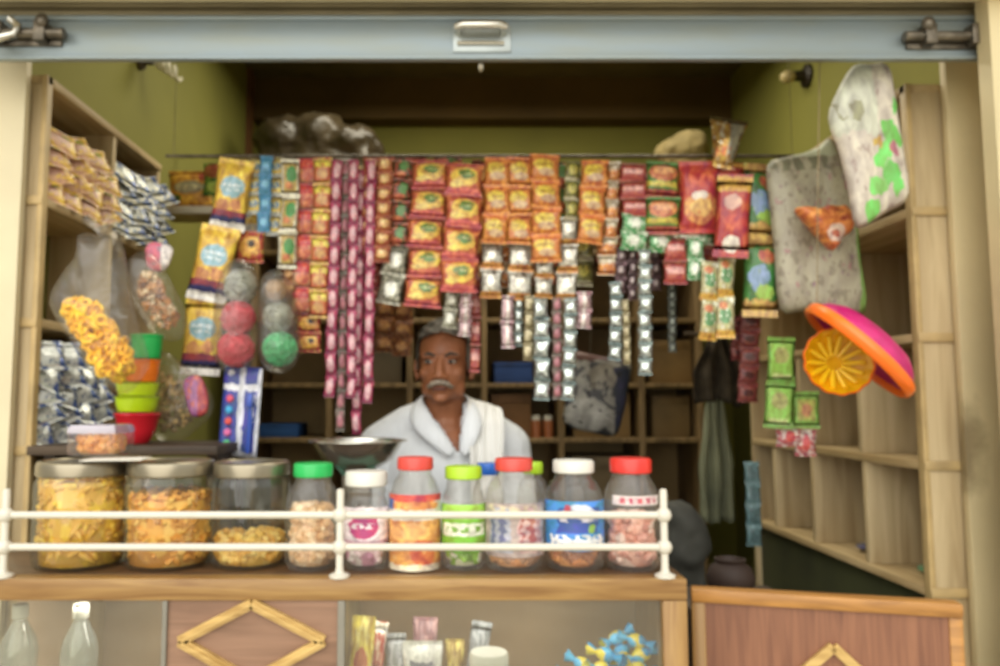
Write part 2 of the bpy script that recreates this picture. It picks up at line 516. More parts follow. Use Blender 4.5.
# ------------------------------------------------------------------ the setting
YW, YB = 1.695, 4.10                       # pillar face, ceiling beam
XL, XR = -1.10, 1.50                      # side walls
H = 3.15
struct('floor', nb(((-1.3, YW, -.06), (1.7, 4.4, 0))), M['floor'])
struct('street_ground', nb(((-6, -6, -.12), (6, YW, -.02))), M['street'])
struct('ceiling', nb(((-1.3, YW, H), (1.7, 4.4, H + .1))), M['ceil'])
struct('wall_left', nb(((XL - .15, YW + .02, 0), (XL, 4.4, H))), M['olive'])
struct('wall_right', nb(((XR, YW + .02, 0), (XR + .15, 4.4, H))), M['olive'])
struct('wall_back', nb(((XL, 4.22, 0), (XR, 4.36, H))), M['olive'])
zb = at(480, 126, 4.22).z
struct('ceiling_beam', nb(((XL, YB, zb), (XR, 4.22, H))), M['brown'])
xl0 = at(27, 62, YW).x
struct('wall_front_left', nb(((-3, YW, 0), (xl0, YW + .02, H))), M['cream'])
xr0, xr1 = at(945, 66, YW).x, at(983, 66, YW).x
struct('wall_front_right', nb(((xr0, YW, 0), (xr1, YW + .022, H)), bev=.003), M['cream2'])
xo = at(992, 66, 1.52).x
struct('wall_facade_right', nb(((xo, 1.52, -.02), (3, 1.56, H))), M['cream2'])
zl = at(500, 2, 1.55).z
struct('lintel', nb(((-3, 1.47, zl), (3, 1.55, H))), M['cream'])
struct('wall_above_opening', nb(((-3, YW, at(500, -40, YW).z), (3, YW + .05, H))), M['cream'])
struct('trim_corner', nb(((at(243, 100, 4.0).x, 3.98, 0), (at(251, 100, 4.0).x, 4.06, H))), plain('corner_batten', '#6a4626', .6))

# ------------------------------------------------------------------ rolling shutter
YS = 1.58
z0, z1 = at(500, 60, YS).z, at(500, 18, YS).z
p = thing('rolling_shutter', (0, YS, z0), 'half-raised grey metal rolling shutter with blue-grey bottom rail above the shop opening', 'shutter')
def up(o, q):                                    # world mesh parented to an unrotated empty
    o.parent = q; o.matrix_parent_inverse = Matrix.Translation(-q.location); return o
bm = bmesh.new()
xs0, xs1 = at(-25, 40, YS).x, at(984, 40, YS).x
box(bm, (xs0, YS, z0 + .006), (xs1, YS + .012, z1), .004)
box(bm, (xs0, YS - .006, z0), (xs1, YS + .012, z0 + .008), .002)
box(bm, (xs0, YS - .006, z1 - .006), (xs1, YS + .03, z1 + .004), .002)
up(obj('bottom_rail', bm, M['steel']), p)
bm = bmesh.new()
for k in range(9):
    za = z1 + .004 + k * .022
    tube(bm, [(xs0, YS + .012, za + .010), (xs1, YS + .012, za + .010)], .0115, 10)
up(obj('slat_curtain', bm, M['slat']), p)
# handle: plate with a bent grip
hx0, hx1 = at(456, 40, YS).x, at(505, 40, YS).x; hz = at(480, 39, YS).z
h = up(obj('handle', nb(((hx0 - .006, YS - .004, hz - .03), (hx1 + .012, YS + .002, hz + .026)), bev=.001), plain('handle_plate', '#aab2b2', .35, .5)), p)
bm = bmesh.new()
tube(bm, [(hx0 + .004, YS, hz + .012), (hx0 + .004, YS - .028, hz + .014), (hx0 + .014, YS - .034, hz + .014), (hx1 - .014, YS - .034, hz + .014), (hx1 - .004, YS - .028, hz + .014), (hx1 - .004, YS, hz + .012)], .009, 12)
tube(bm, [(hx0 + .002, YS - .006, hz - .012), (hx1 - .002, YS - .006, hz - .012)], .005, 8)
g = obj('grip', bm, M['chrome'], h)
bm = bmesh.new(); ball(bm, (at(481, 70, YS).x, YS + .01, z0 - .012), (.006, .006, .011)); up(obj('door_stop', bm, M['tin']), p)
def latch(px0, px1, py, side):
    bm = bmesh.new()
    xa, xb = at(px0, py, YS).x, at(px1, py, YS).x; z = at(500, py, YS).z
    tube(bm, [(xa, YS - .016, z), (xb, YS - .016, z)], .011, 12)
    for t in (.18, .72):
        xm = xa + (xb - xa) * t
        box(bm, (xm - .012, YS - .03, z - .02), (xm + .012, YS + .002, z + .024), .003)
    ball(bm, (xa + (xb - xa) * .75, YS - .026, z + .022), (.014, .012, .016))
    box(bm, (min(xa, xb) + .01, YS - .006, z - .022), (max(xa, xb) - .01, YS + .002, z + .016), .002)
    return up(obj('latch', bm, M['rust']), p)
l1 = latch(-12, 68, 37, -1)
bm = bmesh.new(); a = at(20, 37, YS)
tube(bm, [(a.x - .05, YS - .04, a.z - .022), (a.x - .02, YS - .044, a.z - .024), (a.x + .008, YS - .036, a.z - .012), (a.x + .012, YS - .03, a.z + .01), (a.x - .006, YS - .03, a.z + .024)], .008, 10)
obj('hasp', bm, M['chrome'], l1)
l2 = latch(985, 900, 40, 1)

# ------------------------------------------------------------------ side shelf units
def shelf_unit(side, label, Xf, Xb, Y0, Y1, ztop, zs, divs, zbase, basemat):
    """open shelving along a side wall; Xf front edge plane, Xb back; zs shelf heights (top to bottom); divs {row: [Y...]}"""
    t = .02; s = 1 if Xb > Xf else -1
    e = thing('wall_shelf_unit', ((Xf + Xb) / 2, Y0, 0), label, 'shelf')
    def bx(n, lo, hi, m, bev=.0015):
        lo2 = [min(a, b) for a, b in zip(lo, hi)]; hi2 = [max(a, b) for a, b in zip(lo, hi)]
        return up(obj(n, nb((lo2, hi2), bev=bev), m), e)
    bx('back_panel', (Xb, Y0, zbase), (Xb + s * .01, Y1, ztop), M['ply'])
    bx('side_panel', (Xf + s * .004, Y0, 0), (Xb, Y0 + t, ztop - t), M['ply'])
    bx('side_panel', (Xf + s * .004, Y1 - t, 0), (Xb, Y1, ztop - t), M['ply'])
    bx('top_board', (Xf, Y0, ztop - t), (Xb, Y1, ztop), M['plyx'])
    bx('front_edge', (Xf, Y0 - .004, 0), (Xf + s * .012, Y0 + .02, ztop), M['nose'])
    rows = [ztop] + zs
    for z in zs:
        b = bx('shelf_board', (Xf, Y0 + t, z - t), (Xb, Y1 - t, z), M['plyx'])
        bm = nb(((min(Xf, Xb), Y0 - .006, z - t), (max(Xf, Xb), Y0 - .001, z)), bev=.001)
        o = obj('shelf_edging', bm, M['nose'], b)
    for r, ys in divs.items():
        za, zbm = rows[r] - t, rows[r + 1]
        for y in ys:
            bx('divider', (Xf + s * .004, y - t / 2, zbm), (Xb, y + t / 2, za), M['ply'])
    bx('base_panel', (Xf + s * .02, Y0 + t, 0), (Xf + s * .035, Y1 - t, zs[-1] - t), basemat)
    return e
YF = 1.73
LXf, RXf = at(49, 75, YF).x, at(904, 85, YF).x
LZ = [at(50, y, YF).z for y in (75, 196, 318, 446)]
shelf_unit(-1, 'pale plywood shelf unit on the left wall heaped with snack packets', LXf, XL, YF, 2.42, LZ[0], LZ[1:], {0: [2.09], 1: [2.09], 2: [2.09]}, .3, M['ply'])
RZ = [at(905, y, YF).z for y in (84, 207, 333, 461, 588)]
shelf_unit(1, 'pale plywood shelf unit on the right wall, nearly empty, behind the wooden gate', RXf, XR, YF, 2.74, RZ[0], RZ[1:], {0: [2.2], 1: [2.2], 2: [2.0, 2.35], 3: [1.99, 2.28, 2.55]}, .3, M['dkgreen'])

# ------------------------------------------------------------------ display counter
YC = 1.30
ZC = at(400, 578, YC).z
cx0, cx1 = at(-75, 577, YC).x, at(686, 577, YC).x
YC2 = 1.60
cn = thing('display_counter', ((cx0 + cx1) / 2, YC, 0), 'wooden shop counter with glass display front and brown diamond panel', 'counter')
def cp(n, bm, m, par=None):
    o = obj(n, bm, m)
    return up(o, cn)
cp('countertop', nb(((cx0, YC + .031, ZC - .012), (cx1, YC2, ZC)), bev=.001), M['top'])
zf0 = at(400, 600, YC).z
cp('top_rail', nb(((cx0, YC - .006, zf0), (cx1, YC + .03, ZC)), bev=.003), M['frame'])
xst = at(662, 620, YC).x
cp('stile', nb(((xst, YC - .005, 0), (cx1, YC + .035, zf0)), bev=.003), M['framez'])
xA, xB, xC_ = at(163, 620, YC).x, at(168, 620, YC).x, at(338, 620, YC).x
cp('glazing_strip', nb(((xA, YC - .006, .35), (xB, YC + .008, zf0)), bev=.001), M['alu'])
cp('glazing_strip', nb(((xC_, YC - .006, .35), (xC_ + .012, YC + .008, zf0)), bev=.001), M['alu'])
cp('laminate_panel', nb(((xB, YC, .35), (xC_, YC + .012, zf0))), M['lam'])
cp('glass_pane', nb(((cx0, YC + .004, .35), (xA, YC + .008, zf0))), M['pane'])
cp('glass_pane', nb(((xC_ + .012, YC + .004, .35), (xst, YC + .008, zf0))), M['pane'])
cp('base_panel', nb(((cx0, YC, 0), (xst, YC + .02, .35))), M['lam'])
cp('back_board', nb(((cx0, YC2 - .02, 0), (cx1 - .02, YC2 - .005, ZC - .012))), plain('counter_back', '#b99c7c', .6, var=.2, nscale=3))
cp('end_panel', nb(((cx1 - .02, YC + .035, 0), (cx1, YC2, ZC - .012))), M['framez'])
ZI = at(400, 712, 1.42).z
cp('inner_shelf', nb(((cx0, YC + .02, ZI - .012), (cx1 - .02, YC2 - .02, ZI))), M['plyx'])
cp('partition', nb(((at(60, 640, 1.42).x, YC + .16, ZI), (at(64, 640, 1.42).x, YC2 - .02, ZC - .02))), M['ply'])
cp('partition', nb(((at(342, 640, 1.33).x - .012, YC + .02, ZI), (at(342, 640, 1.33).x, YC2 - .02, ZC - .02))), M['ply'])
# diamond of pale moulding on the panel
dc = at(252, 640, YC); dt = at(252, 600, YC); dl = at(181, 640, YC); dr = at(324, 640, YC)
hh = dt.z - dc.z
D = [Vector((dl.x, YC - .004, dc.z)), Vector((dc.x, YC - .004, dt.z - .004)), Vector((dr.x, YC - .004, dc.z)), Vector((dc.x, YC - .004, dc.z - hh))]
bm = bmesh.new()
for i in range(4):
    bar(bm, D[i], D[(i + 1) % 4], .016, .012)
    bar(bm, D[i] + Vector((0, -.007, 0)), D[(i + 1) % 4] + Vector((0, -.007, 0)), .006, .005)
cp('diamond_moulding', bm, M['moul'])

# rail on the counter
YR = 1.3065
rl = thing('counter_guard_rail', (at(340, 577, YR).x, YR, ZC), 'white metal guard rail with two bars along the front of the counter', 'rail')
zr = [at(340, 515, YR).z, at(340, 547, YR).z]
for z in zr:
    bm = bmesh.new(); tube(bm, [(at(-60, 515, YR).x, YR, z), (at(664, 515, YR).x, YR, z)], .0060, 14)
    up(obj('bar', bm, M['white']), rl)
for px in (5, 340, 664):
    x = at(px, 530, YR).x; zt = at(px, 489, YR).z
    bm = bmesh.new()
    lathe(bm, [(0, ZC), (.017, ZC), (.017, ZC + .004), (.008, ZC + .008), (.0062, ZC + .015), (.0062, zt - .004), (.005, zt), (0, zt)], 16, (x, YR, 0))
    po = up(obj('post', bm, M['white']), rl)
    for z in zr:
        bm = bmesh.new(); ball(bm, (x, YR, z), (.0128, .0125, .0125), 16, 12); obj('ball_joint', bm, M['white'], po)

# wooden gate to the right of the counter
gp = [at(691, 588, 1.46), at(962, 604, 1.352)]
gz = gp[0].z
gl, gr = Vector((gp[0].x, 1.46, 0)), Vector((gp[1].x, 1.352, 0))
W = (gr - gl).length; ang = math.atan2(gr.y - gl.y, gr.x - gl.x)
gt = thing('counter_gate', (gl.x, gl.y, 0), 'brown laminated wooden gate with orange top moulding beside the counter, standing ajar', 'gate', rot=(0, 0, ang))
obj('panel', nb(((.02, 0, .02), (W - .008, .02, gz - .022))), M['lamz'], gt)
obj('top_moulding', nb(((0, -.008, gz - .024), (W, .028, gz)), bev=.004), M['gatemoul'], gt)
obj('stile', nb(((0, -.006, .02), (.024, .026, gz - .024)), bev=.003), M['framez'], gt)
obj('stile', nb(((W - .022, -.003, .02), (W, .026, gz - .024)), bev=.003), M['gatemoul'], gt)
ax = W * .535; az = gz - .085; s_ = .14
bm = bmesh.new()
DD = [Vector((ax - s_, -.004, az - .13)), Vector((ax, -.004, az)), Vector((ax + s_, -.004, az - .13)), Vector((ax, -.004, az - .26))]
for i in range(4): bar(bm, DD[i], DD[(i + 1) % 4], .016, .012)
obj('diamond_moulding', bm, M['moul'], gt)

# inner ledge & table behind the counter
ZT = ZC - .02
tb = thing('serving_table', (-.5, 1.75, 0), 'dark low wooden table behind the counter carrying the weighing scale', 'table')
up(obj('tabletop', nb(((-.86, 1.63, ZT - .03), (.02, 1.90, ZT)), bev=.003), M['dkwood']), tb)
for x in (-.83, -.02):
    for y in (1.66, 1.87): up(obj('leg', nb(((x - .02, y - .02, 0), (x + .02, y + .02, ZT - .03))), M['dkwood']), tb)
ZL = at(130, 444, 1.78).z
ld = thing('wooden_ledge', (-.65, 1.78, 0), 'dark wooden ledge behind the big glass jars carrying plastic bowls', 'ledge')
up(obj('board', nb(((LXf + .004, 1.70, ZL - .02), (-.515, 1.93, ZL)), bev=.002), M['dkwood']), ld)
for x in (LXf + .03, -.54): up(obj('bracket', nb(((x - .012, 1.75, ZT), (x + .012, 1.88, ZL - .02))), M['dkwood']), ld)

# hanging rail for the strips
YH = 1.93
zrod = at(450, 156, YH + .03).z
xa_, xb_ = at(166, 156, YH + .03).x, at(800, 156, YH + .03).x
hr = thing('hanging_rail', (0, YH + .03, zrod), 'thin steel rail across the shop from which the packet strips hang', 'rail')
bm = bmesh.new(); tube(bm, [(xa_, YH + .03, zrod), (xb_, YH + .03, zrod)], .004, 10); up(obj('bar', bm, M['rust']), hr)
for x in (xa_ + .02, xb_ - .02):
    bm = bmesh.new(); tube(bm, [(x, YH + .03, zrod), (x, YH + .03, H - .002)], .0007, 6); up(obj('cord', bm, M['rust']), hr)
# ------------------------------------------------------------------ jars
def lumps(name, kind, r, z0, z1, n, mat, label, cat, loc, seed=0, size=.012, par=None):
    """loose snacks filling a jar: a heap with a lumpy skin"""
    rnd = random.Random(seed); bm = bmesh.new()
    rr = r - size * (.5 if kind == 'stick' else .72)
    lathe(bm, [(0, z0), (rr * .96, z0), (rr * .97, z1 - size * .6), (0, z1 - size * .3)], 20)
    for k in range(n):
        if rnd.random() < .8:
            a = rnd.random() * 2 * math.pi; z = z0 + size * .6 + rnd.random() * max(.001, (z1 - z0 - size * .7)); q = rr * (.90 + .1 * rnd.random())
            c = (q * math.cos(a), q * math.sin(a), z)
        else:
            a = rnd.random() * 2 * math.pi; q = rr * .92 * math.sqrt(rnd.random()); c = (q * math.cos(a), q * math.sin(a), z1 - size * .25 + rnd.random() * size * .35)
        s = size * (.7 + .45 * rnd.random())
        if kind == 'ring':
            Mx = Matrix.Translation(c) @ Euler((rnd.random() * 6, rnd.random() * 6, rnd.random() * 6)).to_matrix().to_4x4()
            rs = []
            for i in range(10):
                aa = 2 * math.pi * i / 10
                rs.append([bm.verts.new(Mx @ Vector(((s * .72 + s * .3 * math.cos(b)) * math.cos(aa), (s * .72 + s * .3 * math.cos(b)) * math.sin(aa), s * .3 * math.sin(b)))) for b in (0, 1.571, 3.142, 4.712)])
            for i in range(10):
                for j in range(4): bm.faces.new((rs[i][j], rs[(i + 1) % 10][j], rs[(i + 1) % 10][(j + 1) % 4], rs[i][(j + 1) % 4]))
        elif kind == 'stick':
            d = Vector((rnd.uniform(-1, 1), rnd.uniform(-1, 1), rnd.uniform(-.6, .6))).normalized()
            t_ = Vector(c); lim = rr * 1.0
            pa, pb = t_ - d * s, t_ + d * s
            for q_ in (pa, pb):
                l_ = math.hypot(q_.x, q_.y)
                if l_ > lim: q_.x *= lim / l_; q_.y *= lim / l_
                q_.z = min(max(q_.z, z0 + s * .3), z1 + s * .3)
            tube(bm, [pa, pb], s * .28, 6)
        else:
            ball(bm, c, (s * .62, s * .5, s * .45), 8, 6, (rnd.random() * 3, rnd.random() * 3, rnd.random() * 3))
    o = obj(name, bm, mat, auto=False, loc=loc)
    return tag(o, label, cat, kind='stuff')

def mottle(name, cols, scale=60, rough=.5, bump=0):
    m, nt, b = new_mat(name); N, L = nt.nodes, nt.links
    tc = N.new('ShaderNodeTexCoord'); vz = N.new('ShaderNodeTexVoronoi'); vz.inputs['Scale'].default_value = scale
    L.new(tc.outputs['Object'], vz.inputs['Vector'])
    sp = N.new('ShaderNodeSeparateColor'); L.new(vz.outputs['Color'], sp.inputs[0])
    cr = N.new('ShaderNodeValToRGB'); cr.color_ramp.interpolation = 'CONSTANT'
    e = cr.color_ramp.elements
    e[0].color = C(cols[0]); e[0].position = 0
    e[1].color = C(cols[1]); e[1].position = 1 / len(cols)
    for i, c in enumerate(cols[2:], 2):
        q = e.new(i / len(cols)); q.color = C(c)
    L.new(sp.outputs[0], cr.inputs['Fac']); L.new(cr.outputs['Color'], b.inputs['Base Color'])
    b.inputs['Roughness'].default_value = rough
    return m

YJ = 1.41
def big_jar(px0, px1, ytop, lidh, label, clabel, fill_py, kind, cols, seed):
    r = m_((px1 - px0) / 2, YJ) * 1.0; c = at((px0 + px1) / 2, 520, YJ)
    zt = at(200, ytop, YJ).z; h = zt - ZC; hl = m_(lidh, YJ)
    loc = (c.x, YJ, ZC)
    e = thing('glass_snack_jar', loc, label, 'jar')
    hb = h - hl
    bm = bmesh.new()
    lathe(bm, [(0, .001), (r * .9, .001), (r * .97, .006), (r, .018), (r, hb - .020), (r * .985, hb - .012), (r * .93, hb - .006), (r * .93, hb + .006)], 48)
    obj('body', bm, M['glass'], e)
    bm = bmesh.new()
    lathe(bm, [(r * .95, hb - .002), (r * .975, hb), (r * .975, h - .010), (r * .955, h - .004), (r * .90, h - .0015), (r * .86, h - .004), (0, h - .004)], 48)
    obj('lid', bm, M['tin'], e)
    z1 = at(200, fill_py, YJ - r * .9).z - ZC
    lumps('snack_filling', kind, r * .985, .006, z1, 260, mottle('snack_' + str(seed), cols, 70), clabel, 'snacks', loc, seed, .017)
    return e
big_jar(38, 126, 459, 14, 'large glass jar full of yellow snacks, leftmost on the counter, silver lid', 'yellow fried snack pieces filling the leftmost large glass jar', 478, 'stick', ['#f0c848', '#e2ae3a', '#dcb040', '#eab858', '#d8a440'], 1)
big_jar(127, 212.5, 459, 14, 'large glass jar with silver lid, three quarters full of orange-yellow snacks, second from left', 'orange-yellow snack sticks in the second large glass jar', 497, 'stick', ['#f0b04a', '#e09a3c', '#f2c062', '#d8963a'], 2)
big_jar(213, 289, 460, 14, 'large glass jar with silver lid, mostly empty, beside the green-lidded jar', 'golden snack bits in the bottom of the mostly empty large glass jar', 541, 'blob', ['#e6b858', '#d8a040', '#efcc78'], 3)

def pet_jar(px0, px1, ylid0, ylid1, lx0, lx1, capmat, label, Y=1.378, ribs=False):
    r = m_((px1 - px0) / 2, Y); cx = at((px0 + px1) / 2, 520, Y).x
    zt = at(500, ylid0, Y).z - ZC; zl = at(500, ylid1, Y).z - ZC; rl_ = m_((lx1 - lx0) / 2, Y)
    e = thing('plastic_sweet_jar', (cx, Y, ZC), label, 'jar')
    rn = rl_ * .9
    sh = zl - .004
    prof = [(0, .004), (r * .62, .001), (r * .86, .001), (r * .97, .010), (r, .022), (r * .985, .05), (r * .95, .056), (r * .985, .062), (r, sh * .50), (r * .985, sh * .72), (r * .93, sh * .82), (r * .80, sh * .91), (rn * 1.04, sh * .965), (rn, sh * .985), (rn, sh + .012)]
    bm = bmesh.new(); lathe(bm, prof, 44, ripple=(lambda a, rr, z: rr * (1 + .012 * math.cos(10 * a) * (1 if sh * .70 < z < sh * .94 else 0))) if ribs else None)
    obj('body', bm, M['pet'], e)
    bm = bmesh.new()
    lathe(bm, [(rl_ * .93, zl - .001), (rl_, zl + .001), (rl_, zt - .003), (rl_ * .95, zt), (rl_ * .8, zt + .0006), (0, zt + .0006)], 60, ripple=lambda a, rr, z: rr * (1 + .012 * math.cos(30 * a)) if zl < z < zt - .002 else rr)
    obj('lid', bm, capmat, e)
    return e, r, sh, (cx, Y, ZC)

def jar_label(e, r, z0, z1, mat, a0=-math.pi, a1=0.0, prof=None):
    """printed film wrapped on the jar's wall (front half by default)"""
    bm = bmesh.new(); uvl = bm.loops.layers.uv.new('UVMap'); n, k = 28, 6
    g = []
    for j in range(k + 1):
        z = z0 + (z1 - z0) * j / k
        g.append([bm.verts.new((1.012 * r * math.cos(a0 + (a1 - a0) * i / n), 1.012 * r * math.sin(a0 + (a1 - a0) * i / n), z)) for i in range(n + 1)])
    for j in range(k):
        for i in range(n):
            f = bm.faces.new((g[j][i], g[j][i + 1], g[j + 1][i + 1], g[j + 1][i]))
            for l, t in zip(f.loops, ((i, j), (i + 1, j), (i + 1, j + 1), (i, j + 1))): l[uvl].uv = (t[0] / n, t[1] / k)
    return obj('label', bm, mat, e)

def zpx(py, Y): return at(500, py, Y).z - ZC
Y = 1.378
# 1 green lid
e, r, sh, L_ = pet_jar(286, 339, 463, 476, 298, 336, M['cap_green'], 'clear plastic jar with a green lid, three-quarters full of pale nuts')
lumps('nut_filling', 'blob', r * .95, .008, zpx(507, Y), 210, mottle('nuts', ['#f0cda0', '#e0b684', '#f6dcb4', '#cfa470'], 60), 'pale tan nuts inside the green-lidded plastic jar', 'nuts', L_, 11, .017)
# 2 white lid, magenta label
e, r, sh, L_ = pet_jar(344, 388, 471, 485, 346, 387, M['cap_white'], 'small clear plastic jar with greyish white lid and a white and magenta label')
jar_label(e, r, zpx(541, Y), zpx(505, Y), design('lab_magenta', '#efe3e6', [('e', .5, .5, .22, .34, '#c2387f'), ('z', .5, .5, .16, .07, 9, '#f6e9ef'), ('r', .5, .05, .6, .06, '#c9a2b4')], .35, wrinkle=0))
lumps('candy_filling', 'blob', r * .95, .008, zpx(512, Y), 150, mottle('pinkwhite', ['#f0d8de', '#dea0b8', '#f8f0ee', '#c488a4', '#f0e4e4'], 60), 'pink and white wrapped candies inside the white-lidded small jar', 'candies', L_, 12, .016)
# 3 coral lid, orange label
e, r, sh, L_ = pet_jar(390, 440, 457, 469, 399, 434, M['cap_pink'], 'clear plastic jar with coral red lid and an orange label, in front of the man')
jar_label(e, r, zpx(566, Y), zpx(492, Y), design('lab_orange', '#dd9442', [('r', .5, .86, .6, .2, '#e9e2d4'), ('e', .5, .86, .34, .07, '#e0913f'), ('r', .5, .97, .6, .06, '#d6452c'), ('r', .12, .86, .09, .07, '#3c62b4'), ('e', .62, .22, .16, .2, '#d4622a'), ('e', .42, .5, .3, .12, '#e8a95c'), ('r', .5, .02, .6, .06, '#e6d8bd'), ('n', 9, .63, '#e9b873')], .35, wrinkle=0))
lumps('puff_filling', 'blob', r * .95, .008, zpx(520, Y), 120, mottle('creamorange', ['#e5d3ad', '#d88a44', '#efe3c8'], 60), 'cream and orange sweets inside the coral-lidded jar with orange label', 'sweets', L_, 13, .016)
# 4 lime lid
e, r, sh, L_ = pet_jar(442, 485, 466, 478, 448, 484, M['cap_lime'], 'small clear plastic jar with a lime lid and bright green label')
jar_label(e, r, zpx(549, Y), zpx(502, Y), design('lab_green', '#86c329', [('r', .5, .48, .36, .13, '#eef1dc'), ('z', .5, .48, .28, .06, 6, '#7fae3a'), ('e', .5, .86, .4, .16, '#a4d63e'), ('r', .5, .06, .6, .06, '#5c9320')], .35, wrinkle=0))
lumps('candy_filling', 'blob', r * .95, .008, zpx(520, Y), 140, mottle('limecandy', ['#a4dc46', '#eef4d0', '#88c034', '#f4f6e6'], 60), 'lime and white candies inside the lime-lidded small jar', 'candies', L_, 14, .016)
# 5 coral lid, faint label
e, r, sh, L_ = pet_jar(485, 543, 458, 470, 498, 535, M['cap_pink'], 'clear plastic jar with coral red lid, half empty, between the lime-lidded and blue-labelled jars')
jar_label(e, r, zpx(552, Y), zpx(500, Y), design('lab_faint', '#b9a6a0', [('r', .28, .5, .15, .42, '#aeb0bc'), ('z', .28, .5, .12, .36, 7, '#71769a'), ('r', .7, .5, .17, .42, '#d3aeac'), ('z', .7, .55, .14, .3, 6, '#b5615f'), ('z', .5, .9, .4, .06, 7, '#d3c3a4')], .35, wrinkle=0), -2.9, -.25)
lumps('biscuit_filling', 'blob', r * .95, .008, zpx(549, Y), 110, mottle('amber', ['#e09a5c', '#c98246', '#eab07a', '#b98a68'], 60), 'amber brown sweets in the bottom of the half empty coral-lidded jar', 'sweets', L_, 15, .018)
# 6 white lid, blue label
e, r, sh, L_ = pet_jar(545, 603, 460, 472, 552, 592, M['cap_white'], 'clear plastic jar with ribbed shoulder, white lid and bright blue label', ribs=True)
jar_label(e, r, zpx(546, Y), zpx(498, Y), design('lab_blue', '#2f8fd6', [('r', .5, .62, .26, .26, '#3156a8'), ('e', .5, .8, .2, .14, '#d7dcea'), ('z', .5, .68, .22, .1, 4, '#e4e0ea'), ('e', .36, .86, .05, .08, '#c23a44'), ('z', .5, .2, .38, .12, 9, '#f2f5f6'), ('r', .5, .2, .38, .035, '#f2f5f6'), ('e', .66, .45, .06, .09, '#8dbb4a')], .3, wrinkle=0), -2.95, -.15)
lumps('biscuit_filling', 'blob', r * .95, .008, zpx(545, Y), 110, mottle('brownsweet', ['#d88a48', '#c07034', '#e8a45e', '#a05c2c'], 60), 'orange-brown sweets in the bottom of the blue-labelled jar', 'sweets', L_, 16, .018)
# 7 red lid
e, r, sh, L_ = pet_jar(604, 659, 458, 472, 607, 647, M['cap_red'], 'clear plastic jar with bright red lid, rightmost on the counter, full of pinkish sweets')
jar_label(e, r * .975, sh * .70, sh * .80, design('lab_redtext', '#e3d3cf', [('z', .5, .5, .38, .3, 6, '#c3455e')], .35, wrinkle=0), -2.5, -.6)
lumps('candy_filling', 'blob', r * .95, .008, zpx(516, Y), 200, mottle('pinkbrown', ['#efb8a4', '#e09c88', '#f6d8cc', '#e6aa9c', '#cc8a7c'], 60), 'pinkish brown sweets inside the red-lidded rightmost jar', 'sweets', L_, 17, .017)
# two jars in the second row
e, r, sh, L_ = pet_jar(472, 505, 463, 474, 478, 500, M['cap_blue'], 'clear plastic jar with blue lid half hidden behind the front row of jars', Y=1.545)
e, r, sh, L_ = pet_jar(517, 549, 462, 473, 523, 543, M['cap_lime'], 'clear plastic jar with lime lid half hidden behind the coral-lidded and blue-labelled jars', Y=1.535)

# tub of orange snacks on the big jars' lids, with a sheet of paper under it
zlid = at(200, 459, YJ).z
YT = 1.44
pc = at(136, 456, YT)
bm = bmesh.new()
for i in range(1): pass
bmp = sheet(.10, .08, 6, 6, .0, 3, .001)
o = obj('paper_sheet', bmp, plain('paper', '#dcd8cc', .7, var=.03), loc=(at(130, 456, YT).x, YT - .03, zlid + .003)); o.rotation_euler = (R(-90), 0, R(8))
tag(o, 'white paper sheet lying across the two leftmost jar lids', 'paper')
tx = at(104, 456, YT).x; tz = zlid + .0055
tub = thing('snack_tub', (tx, YT - .012, tz), 'shallow clear plastic tub of orange snacks standing on the leftmost jar lids', 'tub')
wt, ht = m_(31, YT), m_(30, YT)
bm = bmesh.new(); lathe(bm, [(0, .001), (wt * .9, .001), (wt * .97, .008), (wt * .97, ht * .72), (wt, ht * .75)], 4 * 8, ripple=lambda a, rr, z: rr / max(abs(math.cos(a)), abs(math.sin(a))) ** .75 * .82)
obj('body', bm, M['pet'], tub)
bm = bmesh.new(); lathe(bm, [(wt * .98, ht * .72), (wt * .98, ht * .86), (wt * .9, ht), (0, ht)], 32, ripple=lambda a, rr, z: rr / max(abs(math.cos(a)), abs(math.sin(a))) ** .75 * .82)
obj('lid', bm, clear('tub_lid', '#e6dfe8', .12, .4, '#c9bfd0', .15), tub)
lumps('snack_filling', 'blob', wt * .80, .004, ht * .62, 150, mottle('orangebits', ['#d88a34', '#c97828', '#e7a552'], 80), 'orange snack bits inside the shallow tub on the jar lids', 'snacks', (tx, YT - .012, tz), 22, .011)

# ------------------------------------------------------------------ weighing scale
YP = 1.72
sc = at(358, 441, YP); rp = m_(49, YP)
zs = sc.z - ZT
e = thing('weighing_scale', (sc.x, YP, ZT), 'shop weighing scale with a wide shiny steel pan behind the jars', 'scale')
obj('base', nb(((-.11, -.09, 0), (.11, .09, .05)), bev=.008), plain('scale_green', '#4d6a58', .4, var=.1), e)
obj('column', nb(((-.03, -.03, .05), (.03, .03, zs - .058)), bev=.004), M['rust'], e)
for a in (0, 1, 2, 3):
    aa = math.pi / 4 + a * math.pi / 2
    bm = bmesh.new(); tube(bm, [(.03 * math.cos(aa), .03 * math.sin(aa), zs - .075), (rp * .80 * math.cos(aa), rp * .80 * math.sin(aa), zs - .012)], .006, 8)
    obj('pan_support', bm, plain('support_green', '#6f9a86', .35, .3), e)
bm = bmesh.new()
lathe(bm, [(0, zs - .058), (rp * .45, zs - .056), (rp * .70, zs - .040), (rp * .86, zs - .012), (rp * .90, zs - .002), (rp, zs), (rp, zs + .003), (rp * .88, zs + .002), (rp * .68, zs - .036), (rp * .44, zs - .052), (0, zs - .054)], 48)
obj('pan', bm, M['chrome'], e)
